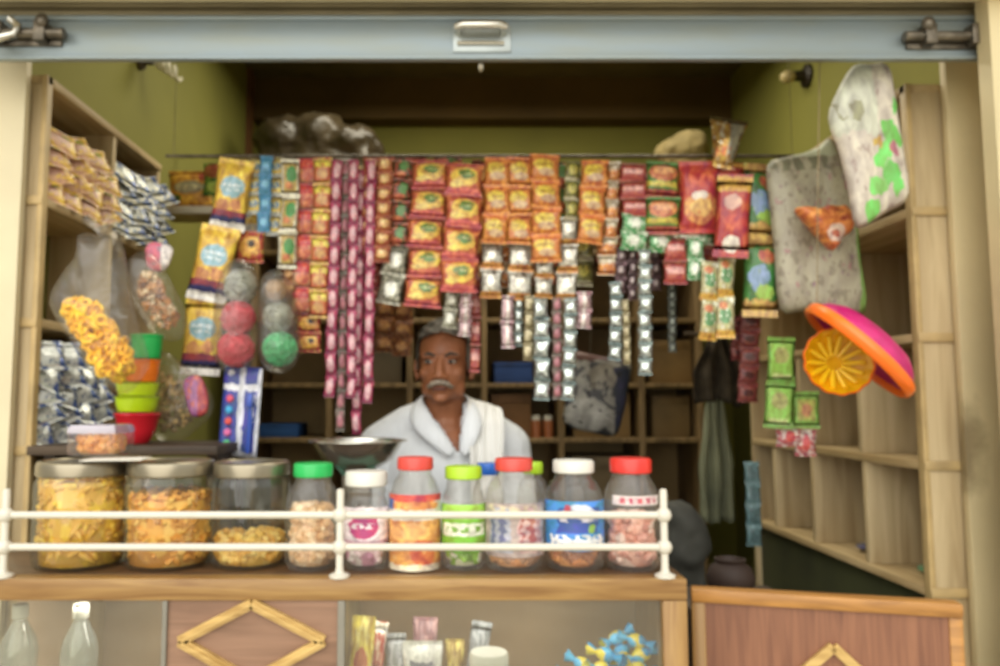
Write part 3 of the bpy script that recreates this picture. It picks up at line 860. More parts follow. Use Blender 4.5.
# ------------------------------------------------------------------ the shopkeeper
def remesh(name, build, voxel, mat, parent=None, smooth=4, cut=None, auto=False):
    bm = bmesh.new(); build(bm)
    me = bpy.data.meshes.new(name + '_src'); bm.to_mesh(me); bm.free()
    o = bpy.data.objects.new(name + '_src', me); COL.objects.link(o)
    md = o.modifiers.new('r', 'REMESH'); md.mode = 'VOXEL'; md.voxel_size = voxel
    dg = bpy.context.evaluated_depsgraph_get(); dg.update()
    m2 = bpy.data.meshes.new_from_object(o.evaluated_get(dg))
    bpy.data.objects.remove(o); bpy.data.meshes.remove(me)
    bm = bmesh.new(); bm.from_mesh(m2); bpy.data.meshes.remove(m2)
    for _ in range(smooth):
        bmesh.ops.smooth_vert(bm, verts=bm.verts[:], factor=.5, use_axis_x=True, use_axis_y=True, use_axis_z=True)
    if cut:
        dead = [v for v in bm.verts if cut(v.co)]
        bmesh.ops.delete(bm, geom=dead, context='VERTS')
    return obj(name, bm, mat, parent, auto=auto)

YM = 2.14
hd = at(444, 366, YM)
man = thing('person', (hd.x, YM, 0), 'grey-haired moustached man in an open-necked white shirt standing behind the counter', 'person')
HZ = hd.z
yaw = Matrix.Rotation(R(-7), 4, 'Z')
def hp(x, y, z):                                  # head space -> person space
    v = yaw @ Vector((x, y, z)); return (v.x, v.y, v.z + HZ)
SZ = HZ - .195
def limb(bm, pts):
    for (p0, r0), (p1, r1) in zip(pts, pts[1:]): capsule(bm, p0, r0, p1, r1, u=12, v=8)
def head(bm):
    ball(bm, hp(0, .018, .035), (.073, .092, .083), 28, 20)            # skull
    ball(bm, hp(0, -.02, -.02), (.062, .066, .075), 24, 18)            # face
    ball(bm, hp(0, -.024, -.068), (.046, .052, .034), 20, 14)          # jaw
    ball(bm, hp(0, -.062, -.088), (.022, .018, .015), 12, 10)          # chin
    for s in (-1, 1):
        ball(bm, hp(s * .040, -.052, -.022), (.022, .022, .017), 12, 10)   # cheekbone
        ball(bm, hp(s * .044, -.018, -.058), (.017, .036, .030), 12, 10)   # jaw angle
        ball(bm, hp(s * .030, -.068, .024), (.026, .015, .010), 12, 10)    # brow
        ball(bm, hp(s * .076, .012, -.006), (.009, .020, .033), 12, 10, (0, 0, s * .35))   # ear
        ball(bm, hp(s * .074, .004, -.030), (.008, .011, .011), 10, 8)
        ball(bm, hp(s * .013, -.088, -.034), (.010, .011, .009), 10, 8)    # nostril wing
    capsule(bm, hp(0, -.076, .014), .010, hp(0, -.096, -.026), .0125)      # nose
    ball(bm, hp(0, -.097, -.029), (.013, .012, .011), 12, 10)
    ball(bm, hp(0, -.072, -.060), (.026, .014, .008), 12, 8)               # lips
    ball(bm, hp(0, -.071, -.069), (.021, .014, .007), 12, 8)
def hand(bm, w, s):
    """open relaxed hand hanging from wrist w, s = side (+1 viewer's right)"""
    w = Vector(w)
    ball(bm, w + Vector((0, -.004, -.045)), (.016, .040, .046), 14, 10)
    for k, (dy, ln) in enumerate(((-.032, .066), (-.012, .076), (.009, .070), (.028, .054))):
        a = w + Vector((0, dy, -.080)); b = a + Vector((-s * .006, dy * .12 - .004, -ln * .5)); c = b + Vector((-s * .018, -.006, -ln * .46))
        limb(bm, [(a, .0095), (b, .0085), (c, .0070)])
    a = w + Vector((-s * .004, -.034, -.030)); b = a + Vector((-s * .012, -.026, -.028)); c = b + Vector((-s * .008, -.008, -.030))
    limb(bm, [(a, .013), (b, .0105), (c, .0085)])
def body(bm):
    head(bm)
    limb(bm, [(hp(0, .012, -.06), .054), ((0, .035, SZ + .06), .056), ((0, .04, SZ + .01), .066)])
    ball(bm, (0, .04, SZ - .10), (.155, .100, .15), 24, 18)
    ball(bm, (0, .035, SZ - .26), (.140, .100, .17), 24, 18)
    ball(bm, (0, .03, SZ - .44), (.150, .105, .13), 24, 18)
    for s in (-1, 1):
        limb(bm, [((s * .05, .04, SZ + .025), .05), ((s * .165, .04, SZ - .015), .052)])
        limb(bm, [((s * .172, .04, SZ - .02), .052), ((s * .205, .045, SZ - .30), .040), ((s * .215, -.01, SZ - .545), .027)])
        hand(bm, (s * .216, -.012, SZ - .56), s)
        limb(bm, [((s * .075, .035, SZ - .46), .090), ((s * .085, .02, .50), .058), ((s * .09, .04, .34), .055), ((s * .09, .05, .09), .036)])
        limb(bm, [((s * .09, .06, .045), .036), ((s * .105, -.10, .026), .026), ((s * .108, -.13, .022), .020)])
skin = plain('brown_skin', '#935c3c', .5, var=.14, nscale=14, bump=.06, bscale=90)
bo = remesh('body', body, .0042, skin, man, 3)
# eyes, brows, lips
eyew = plain('eye_white', '#8d8176', .25, var=.02); iris = plain('dark_iris', '#1a0f08', .2, var=0)
hairm = plain('grey_hair', '#5c564d', .8, var=.35, nscale=90, bump=.5, bscale=220, stretch=(1, 1, .35))
hairw = plain('white_moustache', '#918474', .8, var=.3, nscale=120, bump=.5, bscale=250)
browm = plain('grey_brow', '#3b332b', .8, var=.3, nscale=120)
for s in (-1, 1):
    bm = bmesh.new(); ball(bm, hp(s * .030, -.0700, .008), (.0135, .010, .0065), 14, 10); ey = obj('eye', bm, eyew, man)
    bm = bmesh.new(); ball(bm, hp(s * .030 - .002, -.0785, .008), (.0058, .003, .0056), 12, 8); obj('iris', bm, iris, ey)
    bm = bmesh.new(); tube(bm, [hp(s * .014, -.084, .024), hp(s * .030, -.085, .030), hp(s * .048, -.073, .026)], [.0032, .0045, .002], 8); obj('eyebrow', bm, browm, man)
bm = bmesh.new(); ball(bm, hp(0, -.0845, -.064), (.020, .006, .0045), 14, 8); obj('lips', bm, plain('lips', '#5a2f26', .5), man)
def mous(bm):
    for s in (-1, 1):
        limb(bm, [(hp(s * .002, -.093, -.046), .0075), (hp(s * .018, -.088, -.050), .0080), (hp(s * .034, -.074, -.060), .0045)])
remesh('moustache', mous, .003, hairw, man, 2)
def hair(bm):
    ball(bm, hp(0, .022, .040), (.080, .099, .088), 32, 24)
    for s in (-1, 1): ball(bm, hp(s * .066, .010, .012), (.014, .045, .05), 16, 12)
    for k in range(60):
        rnd = random.Random(k); a = rnd.random() * 6.28; b = rnd.random() * 1.3
        ball(bm, hp(.078 * math.sin(b) * math.cos(a), .022 + .096 * math.sin(b) * math.sin(a), .040 + .086 * math.cos(b)), .011, 8, 6)
def haircut(c):
    q = yaw.inverted() @ Vector((c.x, c.y, c.z - HZ))
    if q.z < -.055: return True
    if q.y < -.012 and q.z < .088 - abs(q.x) * .25 and abs(q.x) < .066 - .10 * max(0, -.03 - q.y): return True
    if q.y < -.036 and q.z < .07: return True
    if abs(q.x) > .05 and q.y < .03 and q.z < -.012: return True
    return False
remesh('hair', hair, .0045, hairm, man, 2, haircut)
# white shirt with an open neck
def shirt(bm):
    ball(bm, (0, .042, SZ - .09), (.172, .118, .16), 28, 20)
    ball(bm, (0, .037, SZ - .27), (.160, .120, .20), 28, 20)
    ball(bm, (0, .035, SZ - .46), (.170, .126, .15), 28, 20)
    for s in (-1, 1):
        limb(bm, [((s * .045, .045, SZ + .044), .062), ((s * .10, .043, SZ + .024), .062), ((s * .172, .04, SZ - .022), .063)])
        limb(bm, [((s * .178, .04, SZ - .03), .064), ((s * .20, .042, SZ - .20), .060), ((s * .208, .04, SZ - .29), .064)])
        for k in range(5):                                    # folds running down the front
            x = s * (.05 + .028 * k)
            capsule(bm, (x * .85, -.055 + .012 * k, SZ - .05 - .02 * k), .016, (x * .9, -.070 + .010 * k, SZ - .42), .012)
    limb(bm, [((0, .05, SZ + .05), .066), ((0, .05, SZ + .0), .075)])
def shirtcut(c):
    if c.z > SZ + .105: return True
    t = (c.z - (SZ - .032)) / .118
    if c.y < .035 and t > 0 and .037 - .078 * t < c.x < .038 + .012 * t: return True
    if c.z > SZ + .035 and math.hypot(c.x, c.y - .045) < .064: return True
    if abs(c.x) > .172 and c.z < SZ - .325: return True
    return c.z < SZ - .56
shirtm = plain('white_cotton', '#d4d8dc', .8, var=.05, nscale=4, bump=.5, bscale=26, stretch=(3, 3, .6))
so = remesh('shirt', shirt, .005, shirtm, man, 4, shirtcut)
sd = so.modifiers.new('cloth', 'SOLIDIFY'); sd.thickness = .004
# collar flaps along the opening
for s in (-1, 1):
    bm = bmesh.new()
    if s < 0:
        inner = [(.034, -.084, SZ - .035), (.010, -.080, SZ + .005), (-.020, -.066, SZ + .045), (-.050, -.034, SZ + .088), (-.068, .03, SZ + .118), (-.03, .095, SZ + .125)]
        outer = [(.016, -.092, SZ - .055), (-.030, -.093, SZ - .014), (-.070, -.082, SZ + .012), (-.094, -.052, SZ + .050), (-.098, .03, SZ + .082), (-.04, .118, SZ + .088)]
    else:
        inner = [(.040, -.084, SZ - .035), (.044, -.080, SZ + .005), (.050, -.064, SZ + .045), (.060, -.032, SZ + .088), (.070, .03, SZ + .118), (.03, .095, SZ + .125)]
        outer = [(.056, -.092, SZ - .055), (.084, -.093, SZ - .012), (.100, -.080, SZ + .018), (.106, -.052, SZ + .055), (.100, .03, SZ + .084), (.04, .118, SZ + .088)]
    vi = [bm.verts.new(p) for p in inner]; vo = [bm.verts.new(p) for p in outer]
    vm = [bm.verts.new((Vector(a) + Vector(b)) / 2 + Vector((s * .003, -.010, .008))) for a, b in zip(inner, outer)]
    for a, b in ((vi, vm), (vm, vo)):
        for k in range(5): bm.faces.new((a[k], a[k + 1], b[k + 1], b[k]))
    o = obj('collar', bm, shirtm, man, auto=False)
    o.modifiers.new('t', 'SOLIDIFY').thickness = .005
    o.modifiers.new('s', 'SUBSURF').levels = 2; o.modifiers['s'].render_levels = 2
# folded white towel over one shoulder
bm = bmesh.new(); n = 10
rows = []
for i in range(13):
    t = i / 12
    if t < .5:
        q = t / .5; y = .10 - .13 * q; z = SZ + .025 + .055 * math.sin(math.pi * q) * .9 + .012 * q
    else:
        q = (t - .5) / .5; y = -.03 - .062 * math.sin(min(1, q * 1.4) * 1.57); z = SZ + .037 - .30 * q ** 1.2
    rows.append([bm.verts.new((.070 + .085 * (j / n) + .004 * math.sin(t * 9 + j), y - .010 - .007 * math.sin(j * 1.9) - (.014 if j in (0, n) else 0), z + .030 - .026 * (j / n))) for j in range(n + 1)])
for a, b in zip(rows, rows[1:]):
    for j in range(n): bm.faces.new((a[j], a[j + 1], b[j + 1], b[j]))
o = obj('shoulder_towel', bm, plain('white_towel', '#dcdcd8', .9, var=.05, bump=.6, bscale=60), man, auto=False)
o.modifiers.new('t', 'SOLIDIFY').thickness = .006
o.modifiers.new('s', 'SUBSURF').levels = 1; o.modifiers['s'].render_levels = 2
def wrap(bm):
    limb(bm, [((0, .035, SZ - .50), .15), ((0, .03, .52), .150), ((0, .035, .14), .165)])
remesh('waist_cloth', wrap, .008, plain('blue_check_cloth', '#56607a', .85), man, 3, lambda c: c.z < .10 or c.z > SZ - .47)
# ------------------------------------------------------------------ packets and strips hanging from the rail
P = {}
P['biscuit'] = design('pk_biscuit', '#e0b41c', [('n', 5, .62, '#eecb4a'), ('e', .5, .60, .36, .15, '#8fb9c6'), ('z', .5, .63, .28, .022, 11, '#e8eef0'), ('z', .5, .56, .24, .018, 9, '#dfe8ea'), ('e', .30, .33, .2, .1, '#b9713a'), ('e', .68, .36, .18, .08, '#d58d4a'), ('r', .5, .23, .6, .045, '#8e2a3c'), ('r', .5, .15, .6, .04, '#2b2a63'), ('r', .5, .055, .6, .06, '#e9e6df')], .35)
P['yellowbox'] = design('pk_yellowbox', '#dfa41e', [('e', .5, .55, .36, .16, '#a9a489'), ('z', .5, .55, .3, .07, 5, '#d9cfa5'), ('e', .2, .25, .12, .12, '#3f6a24'), ('r', .5, .05, .6, .08, '#c89a6a'), ('e', .8, .85, .14, .12, '#b5502a')], .4)
P['greenveg'] = design('pk_greenveg', '#4c7a24', [('n', 6, .55, '#8db63c'), ('e', .5, .75, .5, .25, '#a5572e'), ('e', .45, .25, .3, .14, '#b8cf58')], .4)
P['yellowtiny'] = design('pk_yellowtiny', '#d8b638', [('e', .5, .55, .34, .2, '#7f93a2'), ('r', .5, .1, .6, .1, '#c7c9c4'), ('n', 7, .6, '#efe08a'), ('r', .5, .92, .6, .07, '#8d7f52')], .35)
P['bluetiny'] = design('pk_bluetiny', '#3f86ad', [('e', .5, .5, .3, .16, '#6fb2cf'), ('n', 6, .64, '#2c5f86')], .35)
P['whitegreen'] = design('pk_whitegreen', '#d9d3ba', [('r', .5, .5, .36, .38, '#b79a4e'), ('e', .58, .58, .3, .22, '#3f8a3a'), ('e', .42, .3, .2, .1, '#c56f34')], .4)
P['red'] = design('pk_red', '#b98a60', [('r', .5, .80, .6, .22, '#c8241e'), ('e', .5, .36, .36, .24, '#cf6a48'), ('z', .5, .8, .34, .08, 4, '#e0533c'), ('n', 6, .66, '#d8b490'), ('r', .5, .05, .6, .05, '#8a2a20')], .33)
P['redyel'] = design('pk_redyel', '#bf5a2c', [('r', .5, .80, .6, .17, '#d8c03a'), ('e', .5, .4, .34, .2, '#c48f52'), ('n', 6, .62, '#b93422'), ('r', .5, .06, .6, .06, '#d2a94a')], .33)
P['mango'] = design('pk_mango', '#b43424', [('e', .5, .5, .38, .32, '#d99a2e'), ('n', 7, .58, '#e2b742'), ('e', .6, .6, .14, .12, '#3e2a1a')], .35)
P['pink'] = design('pk_pink', '#a92a58', [('e', .5, .5, .33, .38, '#d0a3a6'), ('n', 4, .62, '#c44672'), ('r', .5, .04, .6, .06, '#7d1a40'), ('r', .5, .96, .6, .06, '#8d2148')], .3)
P['pinkdull'] = design('pk_pinkdull', '#7c6a5e', [('e', .5, .5, .36, .3, '#b5737c'), ('n', 5, .6, '#a44a62'), ('r', .5, .06, .6, .07, '#8f8a80')], .3)
P['gold'] = design('pk_gold', '#a8552a', [('e', .5, .55, .36, .32, '#cf9f5e'), ('e', .45, .65, .16, .14, '#e5c98c'), ('n', 6, .64, '#8c2f1c')], .3, .1)
P['rose'] = design('pk_rose', '#4e4a2a', [('n', 6, .52, '#b8523a'), ('e', .6, .6, .2, .3, '#5d8a4a'), ('e', .4, .2, .3, .16, '#c7623a')], .33)
P['grey'] = design('pk_grey', '#a3a08c', [('n', 7, .55, '#5b5c4c'), ('e', .5, .5, .26, .26, '#c9c8ba')], .28, .35)
P['noodle'] = design('pk_noodle', '#c05a26', [('e', .52, .58, .40, .30, '#d8ae34'), ('e', .55, .64, .22, .16, '#63803a'), ('z', .55, .64, .15, .022, 8, '#b9c48a'), ('e', .3, .34, .2, .1, '#dfc25a'), ('r', .5, .13, .6, .08, '#d9605a'), ('n', 8, .66, '#d98a3a'), ('r', .5, .03, .6, .04, '#b33428'), ('r', .5, .96, .6, .04, '#a8321f')], .3, warp=.07)
P['orange'] = design('pk_orange', '#cf7a1e', [('e', .45, .6, .36, .22, '#d9b82e'), ('e', .55, .34, .3, .13, '#c9a37a'), ('r', .5, .92, .6, .08, '#d8741a'), ('z', .5, .6, .22, .03, 8, '#8a6a1c'), ('n', 8, .66, '#b8521a'), ('r', .5, .05, .6, .06, '#df8a22')], .28)
P['olivepk'] = design('pk_olivepk', '#7a7434', [('e', .5, .6, .3, .24, '#c2b648'), ('n', 6, .6, '#4c5a24'), ('r', .5, .1, .6, .1, '#c9c2a0')], .3)
P['whorange'] = design('pk_whorange', '#c2b294', [('r', .5, .3, .6, .26, '#c97a2c'), ('n', 6, .62, '#e9e2d2')], .26, .2)
P['silver'] = design('pk_silver', '#bdb9ab', [('n', 5, .58, '#8a7f6c'), ('r', .5, .12, .6, .12, '#c48436'), ('e', .5, .55, .22, .24, '#dcd7c8')], .22, .45)
P['foil'] = design('pk_foil', '#d3dcd8', [('n', 6, .62, '#8ca49c'), ('r', .5, .04, .6, .05, '#6f7f7c'), ('r', .5, .96, .6, .05, '#6f7f7c')], .16, .7)
P['foilpink'] = design('pk_foilpink', '#b59a9a', [('n', 6, .56, '#8a4a5a'), ('r', .5, .5, .1, .6, '#d9cfc6')], .24, .4)
P['beige'] = design('pk_beige', '#b3a57c', [('n', 6, .58, '#d8cfae'), ('r', .5, .06, .6, .08, '#8a7a4c')], .3, .2)
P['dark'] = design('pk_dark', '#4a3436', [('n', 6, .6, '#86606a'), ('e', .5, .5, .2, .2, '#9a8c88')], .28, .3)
P['redpink'] = design('pk_redpink', '#a8382e', [('r', .5, .56, .4, .13, '#d99a90'), ('n', 7, .64, '#6a1f1c'), ('r', .5, .9, .6, .08, '#7c3a20')], .3)
P['burger'] = design('pk_burger', '#4f7a2c', [('e', .5, .68, .44, .24, '#c9703a'), ('e', .5, .74, .3, .1, '#dd9a68'), ('r', .5, .36, .6, .07, '#c8b43a'), ('r', .5, .1, .6, .12, '#a8442e'), ('n', 9, .68, '#8fb24a')], .3)
P['greenwhite'] = design('pk_greenwhite', '#4f9a5a', [('n', 6, .54, '#cfd8c0'), ('e', .5, .5, .2, .26, '#e3e6d6')], .28, .15)
P['redchips'] = design('pk_redchips', '#c02a18', [('e', .5, .34, .40, .22, '#d98a44'), ('e', .5, .36, .26, .13, '#e3b45e'), ('z', .5, .72, .34, .09, 4, '#d8503a'), ('e', .45, .52, .2, .06, '#efe0d0'), ('n', 5, .68, '#d8401f')], .25)
P['redchips2'] = design('pk_redchips2', '#b4241a', [('r', .5, .88, .5, .09, '#d6a238'), ('e', .45, .66, .24, .1, '#d9a898'), ('e', .5, .16, .26, .1, '#e6dccb'), ('e', .55, .42, .32, .1, '#c8381f')], .25)
P['pouch'] = design('pk_pouch', '#3f7a34', [('r', .5, .06, .6, .15, '#c9a052'), ('r', .5, .97, .6, .10, '#b98f46'), ('e', .42, .48, .30, .16, '#7f9cc0'), ('e', .62, .74, .24, .09, '#bf5a30'), ('e', .6, .3, .3, .09, '#9ac24a'), ('n', 8, .66, '#8fae58')], .3, warp=.11)
P['gystrip'] = design('pk_gystrip', '#b5ad7c', [('e', .5, .55, .34, .2, '#5e8f5a'), ('n', 6, .6, '#dfe0cd'), ('r', .5, .1, .6, .1, '#cf9f2e'), ('e', .4, .78, .24, .1, '#c2703a')], .28, .1)
P['goldfoil'] = design('pk_goldfoil', '#b98f3e', [('n', 5, .56, '#cfc6ae'), ('r', .75, .6, .2, .4, '#a9a795'), ('z', .4, .3, .3, .1, 3, '#b5622a'), ('r', .5, .97, .6, .05, '#5a4a26')], .2, .55)
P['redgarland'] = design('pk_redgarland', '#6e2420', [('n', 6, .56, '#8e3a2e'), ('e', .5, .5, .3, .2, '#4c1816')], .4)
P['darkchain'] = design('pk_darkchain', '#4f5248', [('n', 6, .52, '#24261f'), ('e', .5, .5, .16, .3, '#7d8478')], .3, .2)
P['greencard'] = design('pk_greencard', '#6f9c36', [('r', .5, .5, .40, .38, '#8fc044'), ('e', .5, .6, .28, .18, '#a9a860'), ('r', .5, .15, .34, .06, '#c9d68a'), ('n', 9, .68, '#5a7f2c')], .35)
P['greencard2'] = design('pk_greencard2', '#7ba63c', [('r', .5, .5, .34, .28, '#a8a548'), ('e', .5, .5, .2, .18, '#b97a4a')], .35)
P['redwhite'] = design('pk_redwhite', '#b04a50', [('n', 5, .52, '#d7c9c0'), ('e', .5, .5, .2, .3, '#c8323a')], .35)
P['teal'] = design('pk_teal', '#4f6c70', [('n', 8, .55, '#6f9496'), ('z', .5, .5, .34, .3, 4, '#2f4649')], .4)
P['orangebrown'] = design('pk_orangebrown', '#7e4a20', [('n', 6, .54, '#a8682a'), ('e', .5, .5, .3, .22, '#c08a4a')], .35)

LEAN = random.Random(5)
_depth = [0]
def strip(x0, y0, x1, y1, wpx, n, key, label, group='strips of packets hanging from the rail', Y=None, name='hanging_packet_strip', part='sachet', cat='packet strip', fat=.28, seed=0, wr=.003, jit=4, zig=0, over=1.03):
    """a perforated strip of n joined packets from photo point (x0,y0) down to (x1,y1)"""
    Y = Y or YH
    t, b = at(x0, y0, Y), at(x1, y1, Y)
    L = (t - b).length; ph = L / n; pw = m_(wpx * (1.12 if wpx < 33 else 1.05), Y)
    ang = math.atan2(b.x - t.x, t.z - b.z)
    e = thing(name, t, label, cat, group, (0, -ang, 0))
    bm = pillow(pw, ph * over, min(pw, ph) * fat, 7 if wpx < 18 else 9, 8 if ph < .06 else 11, .09, wr, seed, .55)
    first = None
    for k in range(n):
        if first is None:
            o = obj(part, bm, P[key], e, auto=False); first = o
        else:
            o = first.copy(); link(o, e)
        o.location = (LEAN.uniform(-1, 1) * pw * .03 + zig * pw * (1 if k % 2 else -1), -.002 * (k % 2) + LEAN.uniform(-.001, .001), -(k + .5) * ph)
        o.rotation_euler = (R(LEAN.uniform(-jit, jit) * 1.6), R(LEAN.uniform(-jit, jit) * .6), R(LEAN.uniform(-jit, jit) * 3))
    return e
D1, D2, D3 = YH - .022, YH, YH + .075
# far left: long yellow biscuit packets and small sachets
strip(236, 161, 227, 229, 34, 1, 'biscuit', 'yellow biscuit packet with white base, topmost of the slanting chain of three', 'yellow biscuit packets on the left', D1, 'hanging_biscuit_packet', 'wrapper', 'packet', .3)
strip(219, 227, 206, 300, 38, 1, 'biscuit', 'yellow biscuit packet with white base, middle of the three hanging in a slanting chain', 'yellow biscuit packets on the left', D1 - .004, 'hanging_biscuit_packet', 'wrapper', 'packet', .3, 2)
strip(206, 299, 198, 374, 38, 1, 'biscuit', 'yellow biscuit packet with white base, lowest of the slanting chain beside the steel wool', 'yellow biscuit packets on the left', D1, 'hanging_biscuit_packet', 'wrapper', 'packet', .3, 3)
strip(256, 159, 254, 214, 15, 3, 'yellowtiny', 'narrow yellow sachet strip left of the blue sachet strip', Y=D2, seed=4)
strip(266, 156, 264, 232, 12, 4, 'bluetiny', 'narrow sky-blue sachet strip hanging at the left end of the rail', Y=D1, seed=5)
strip(277, 158, 274, 236, 14, 4, 'yellowtiny', 'narrow yellow sachet strip right of the blue sachet strip', Y=D2, seed=6)
strip(251, 232, 250, 262, 26, 1, 'mango', 'brownish snack sachet hanging just above the pale grey steel wool balls', 'single packets at the left end of the rail', D2 + .01, 'hanging_snack_sachet', 'wrapper', 'packet', .3, 7)
strip(291, 160, 287, 268, 17, 3, 'whitegreen', 'strip of white-framed sachets with green centres beside the red packet strips', Y=D1, seed=8)
strip(288, 266, 291, 296, 12, 2, 'orangebrown', 'short brown sachet strip below the white-framed green sachets', Y=D2, seed=9)
strip(307, 159, 302, 314, 19, 6, 'red', 'red-topped snack packet strip, left of the red and yellow pair', 'red and yellow snack strips', D2, seed=10)
strip(323, 158, 318, 318, 17, 6, 'redyel', 'yellow-topped red snack packet strip, right of the red and yellow pair', 'red and yellow snack strips', D1, seed=11)
strip(310, 314, 308, 352, 22, 2, 'mango', 'small red and yellow sachets at the foot of the red packet strip', Y=D2, seed=12)
# pink candy strips
g = 'pink candy strips hanging low'
strip(337, 160, 330, 397, 10, 11, 'pink', 'pink candy strip, leftmost of the five, ending above the scale', g, D1, seed=13, jit=7, fat=.6)
strip(346, 160, 340, 431, 8, 14, 'pinkdull', 'dull pinkish candy strip, second of the five pink strips', g, D2, seed=14, jit=7, fat=.6)
strip(354, 160, 351, 398, 9, 11, 'pink', 'pink candy strip in the middle of the five', g, D1 - .006, seed=15, jit=7, fat=.6)
strip(361, 170, 356, 434, 9, 12, 'pink', 'pink candy strip reaching lowest, almost touching the scale pan', g, D2, seed=16, jit=7, fat=.6)
strip(371, 160, 368, 403, 9, 11, 'pink', 'pink candy strip, rightmost of the five', g, D1, seed=17, jit=7, fat=.6)
# round golden sachets
g = 'golden round sachet strips'
strip(371, 158, 368, 250, 15, 6, 'gold', 'strip of rounded golden sachets beside the pink candy strips, left of the pair', g, D2, seed=18, fat=.7)
strip(386, 158, 382, 262, 15, 7, 'gold', 'strip of rounded golden sachets, right of the pair', g, D1, seed=19, fat=.7)
strip(402, 158, 398, 246, 20, 4, 'rose', 'strip of reddish and green mixed sachets between golden sachets and noodle packets', Y=D2, seed=20)
strip(398, 246, 388, 304, 23, 2, 'grey', 'pair of grey silver sachets hanging below the golden sachets', Y=D2 + .006, seed=21)
strip(373, 250, 371, 300, 12, 4, 'redpink', 'short dull red sachet strip under the golden sachets', Y=D3, seed=22)
# noodles
g = 'orange and yellow noodle packet strips'
strip(431, 160, 423, 307, 36, 5, 'noodle', 'strip of orange noodle packets with green centres above the man, left of the pair', g, D1 + .006, seed=23, wr=.004)
strip(466, 164, 458, 292, 36, 4, 'noodle', 'strip of orange noodle packets with green centres above the man, right of the pair', g, D1 - .024, seed=24, wr=.004)
strip(418, 156, 416, 200, 17, 2, 'redpink', 'short red sachet strip tucked behind the left noodle packets', Y=D3, seed=25)
strip(477, 160, 475, 372, 9, 8, 'redpink', 'thin red sachet strip hanging to the man\'s head height right of the noodle packets', Y=D3 - .01, seed=26)
strip(452, 290, 449, 328, 13, 2, 'grey', 'short silver-grey sachet strip just above the man\'s hair', Y=D2, seed=27)
strip(466, 290, 465, 336, 12, 3, 'foilpink', 'short pinkish foil sachet strip just above the man\'s head', Y=D2 + .004, seed=28)
strip(447, 156, 447, 172, 26, 1, 'rose', 'small dark red sachet peeping above the noodle packets', 'single packets on the rail', D3, 'hanging_snack_sachet', 'wrapper', 'packet', .3, 29)
# orange masala sachets
g = 'orange sachet strips in the middle'
strip(497, 158, 495, 243, 24, 3, 'orange', 'strip of three orange sachets, first to the right of the noodle packets', g, D1, seed=30)
strip(520, 158, 519, 244, 23, 3, 'orange', 'strip of three orange sachets, second to the right of the noodle packets', g, D1 + .004, seed=31)
strip(545, 155, 547, 262, 28, 4, 'orange', 'longest orange sachet strip with four packets, near the rail\'s middle', g, D1, seed=32)
strip(573, 162, 571, 220, 14, 3, 'olivepk', 'narrow olive green sachet strip between orange sachet strips', Y=D2, seed=33)
strip(595, 160, 590, 243, 25, 3, 'orange', 'rightmost orange sachet strip of three packets', g, D1 + .002, seed=34)
strip(614, 162, 611, 238, 12, 4, 'whorange', 'narrow white and orange foil sachet strip right of the orange sachets', Y=D2, seed=35)
g = 'silver and brown foil sachet strips'
strip(492, 240, 491, 298, 20, 2, 'silver', 'silver foil sachet strip with brown bands, leftmost below the orange sachets', g, D2 + .012, seed=36)
strip(521, 243, 519, 300, 23, 2, 'silver', 'silver foil sachet strip with brown bands, second below the orange sachets', g, D2 + .012, seed=37)
strip(545, 258, 544, 298, 17, 2, 'silver', 'silver foil sachet strip under the longest orange strip', g, D2 + .012, seed=38)
strip(568, 218, 566, 300, 19, 3, 'silver', 'silver foil sachet strip under the narrow olive strip', g, D2 + .012, seed=39)
strip(609, 236, 608, 275, 19, 2, 'whorange', 'bright white and orange foil sachets below the rightmost orange strip', Y=D2 + .01, seed=40)
strip(508, 296, 507, 348, 12, 2, 'foilpink', 'pale pink foil sachet strip hanging right of the man\'s head', Y=D2, seed=41)
strip(519, 298, 518, 346, 8, 4, 'foil', 'short bright foil candy strip beside the pale pink foil sachets', Y=D2 + .02, seed=42, fat=.6)
strip(530, 296, 528, 360, 9, 4, 'beige', 'beige sachet strip hanging left of the long shiny foil strip', Y=D2, seed=43)
g = 'long shiny foil candy strips'
strip(541, 298, 542, 400, 14, 5, 'foil', 'long shiny foil candy strip above the man\'s shoulder, left of the long pair', g, D1, seed=44, fat=.5, jit=8)
strip(557, 298, 557, 399, 9, 7, 'pinkdull', 'dark pink candy strip between the two long shiny foil strips', Y=D2, seed=45, fat=.5)
strip(571, 298, 568, 400, 12, 6, 'foil', 'long shiny foil candy strip above the man\'s shoulder, right of the long pair', g, D1, seed=46, fat=.6, jit=8)
strip(584, 292, 583, 328, 14, 2, 'foilpink', 'short pink and white foil sachet strip right of the long foil strips', Y=D2, seed=47)
strip(616, 282, 615, 360, 11, 5, 'foil', 'shiny foil candy strip, left one of the pair under the red and green packets', g, D1, seed=48, fat=.6, jit=8)
strip(625, 300, 627, 364, 7, 5, 'beige', 'thin beige candy strip between the shiny foil strips', Y=D2, seed=49, fat=.6)
strip(645, 250, 645, 375, 12, 8, 'foil', 'shiny foil candy strip, right one of the pair under the red and green packets', g, D1 + .006, seed=50, fat=.6, jit=8)
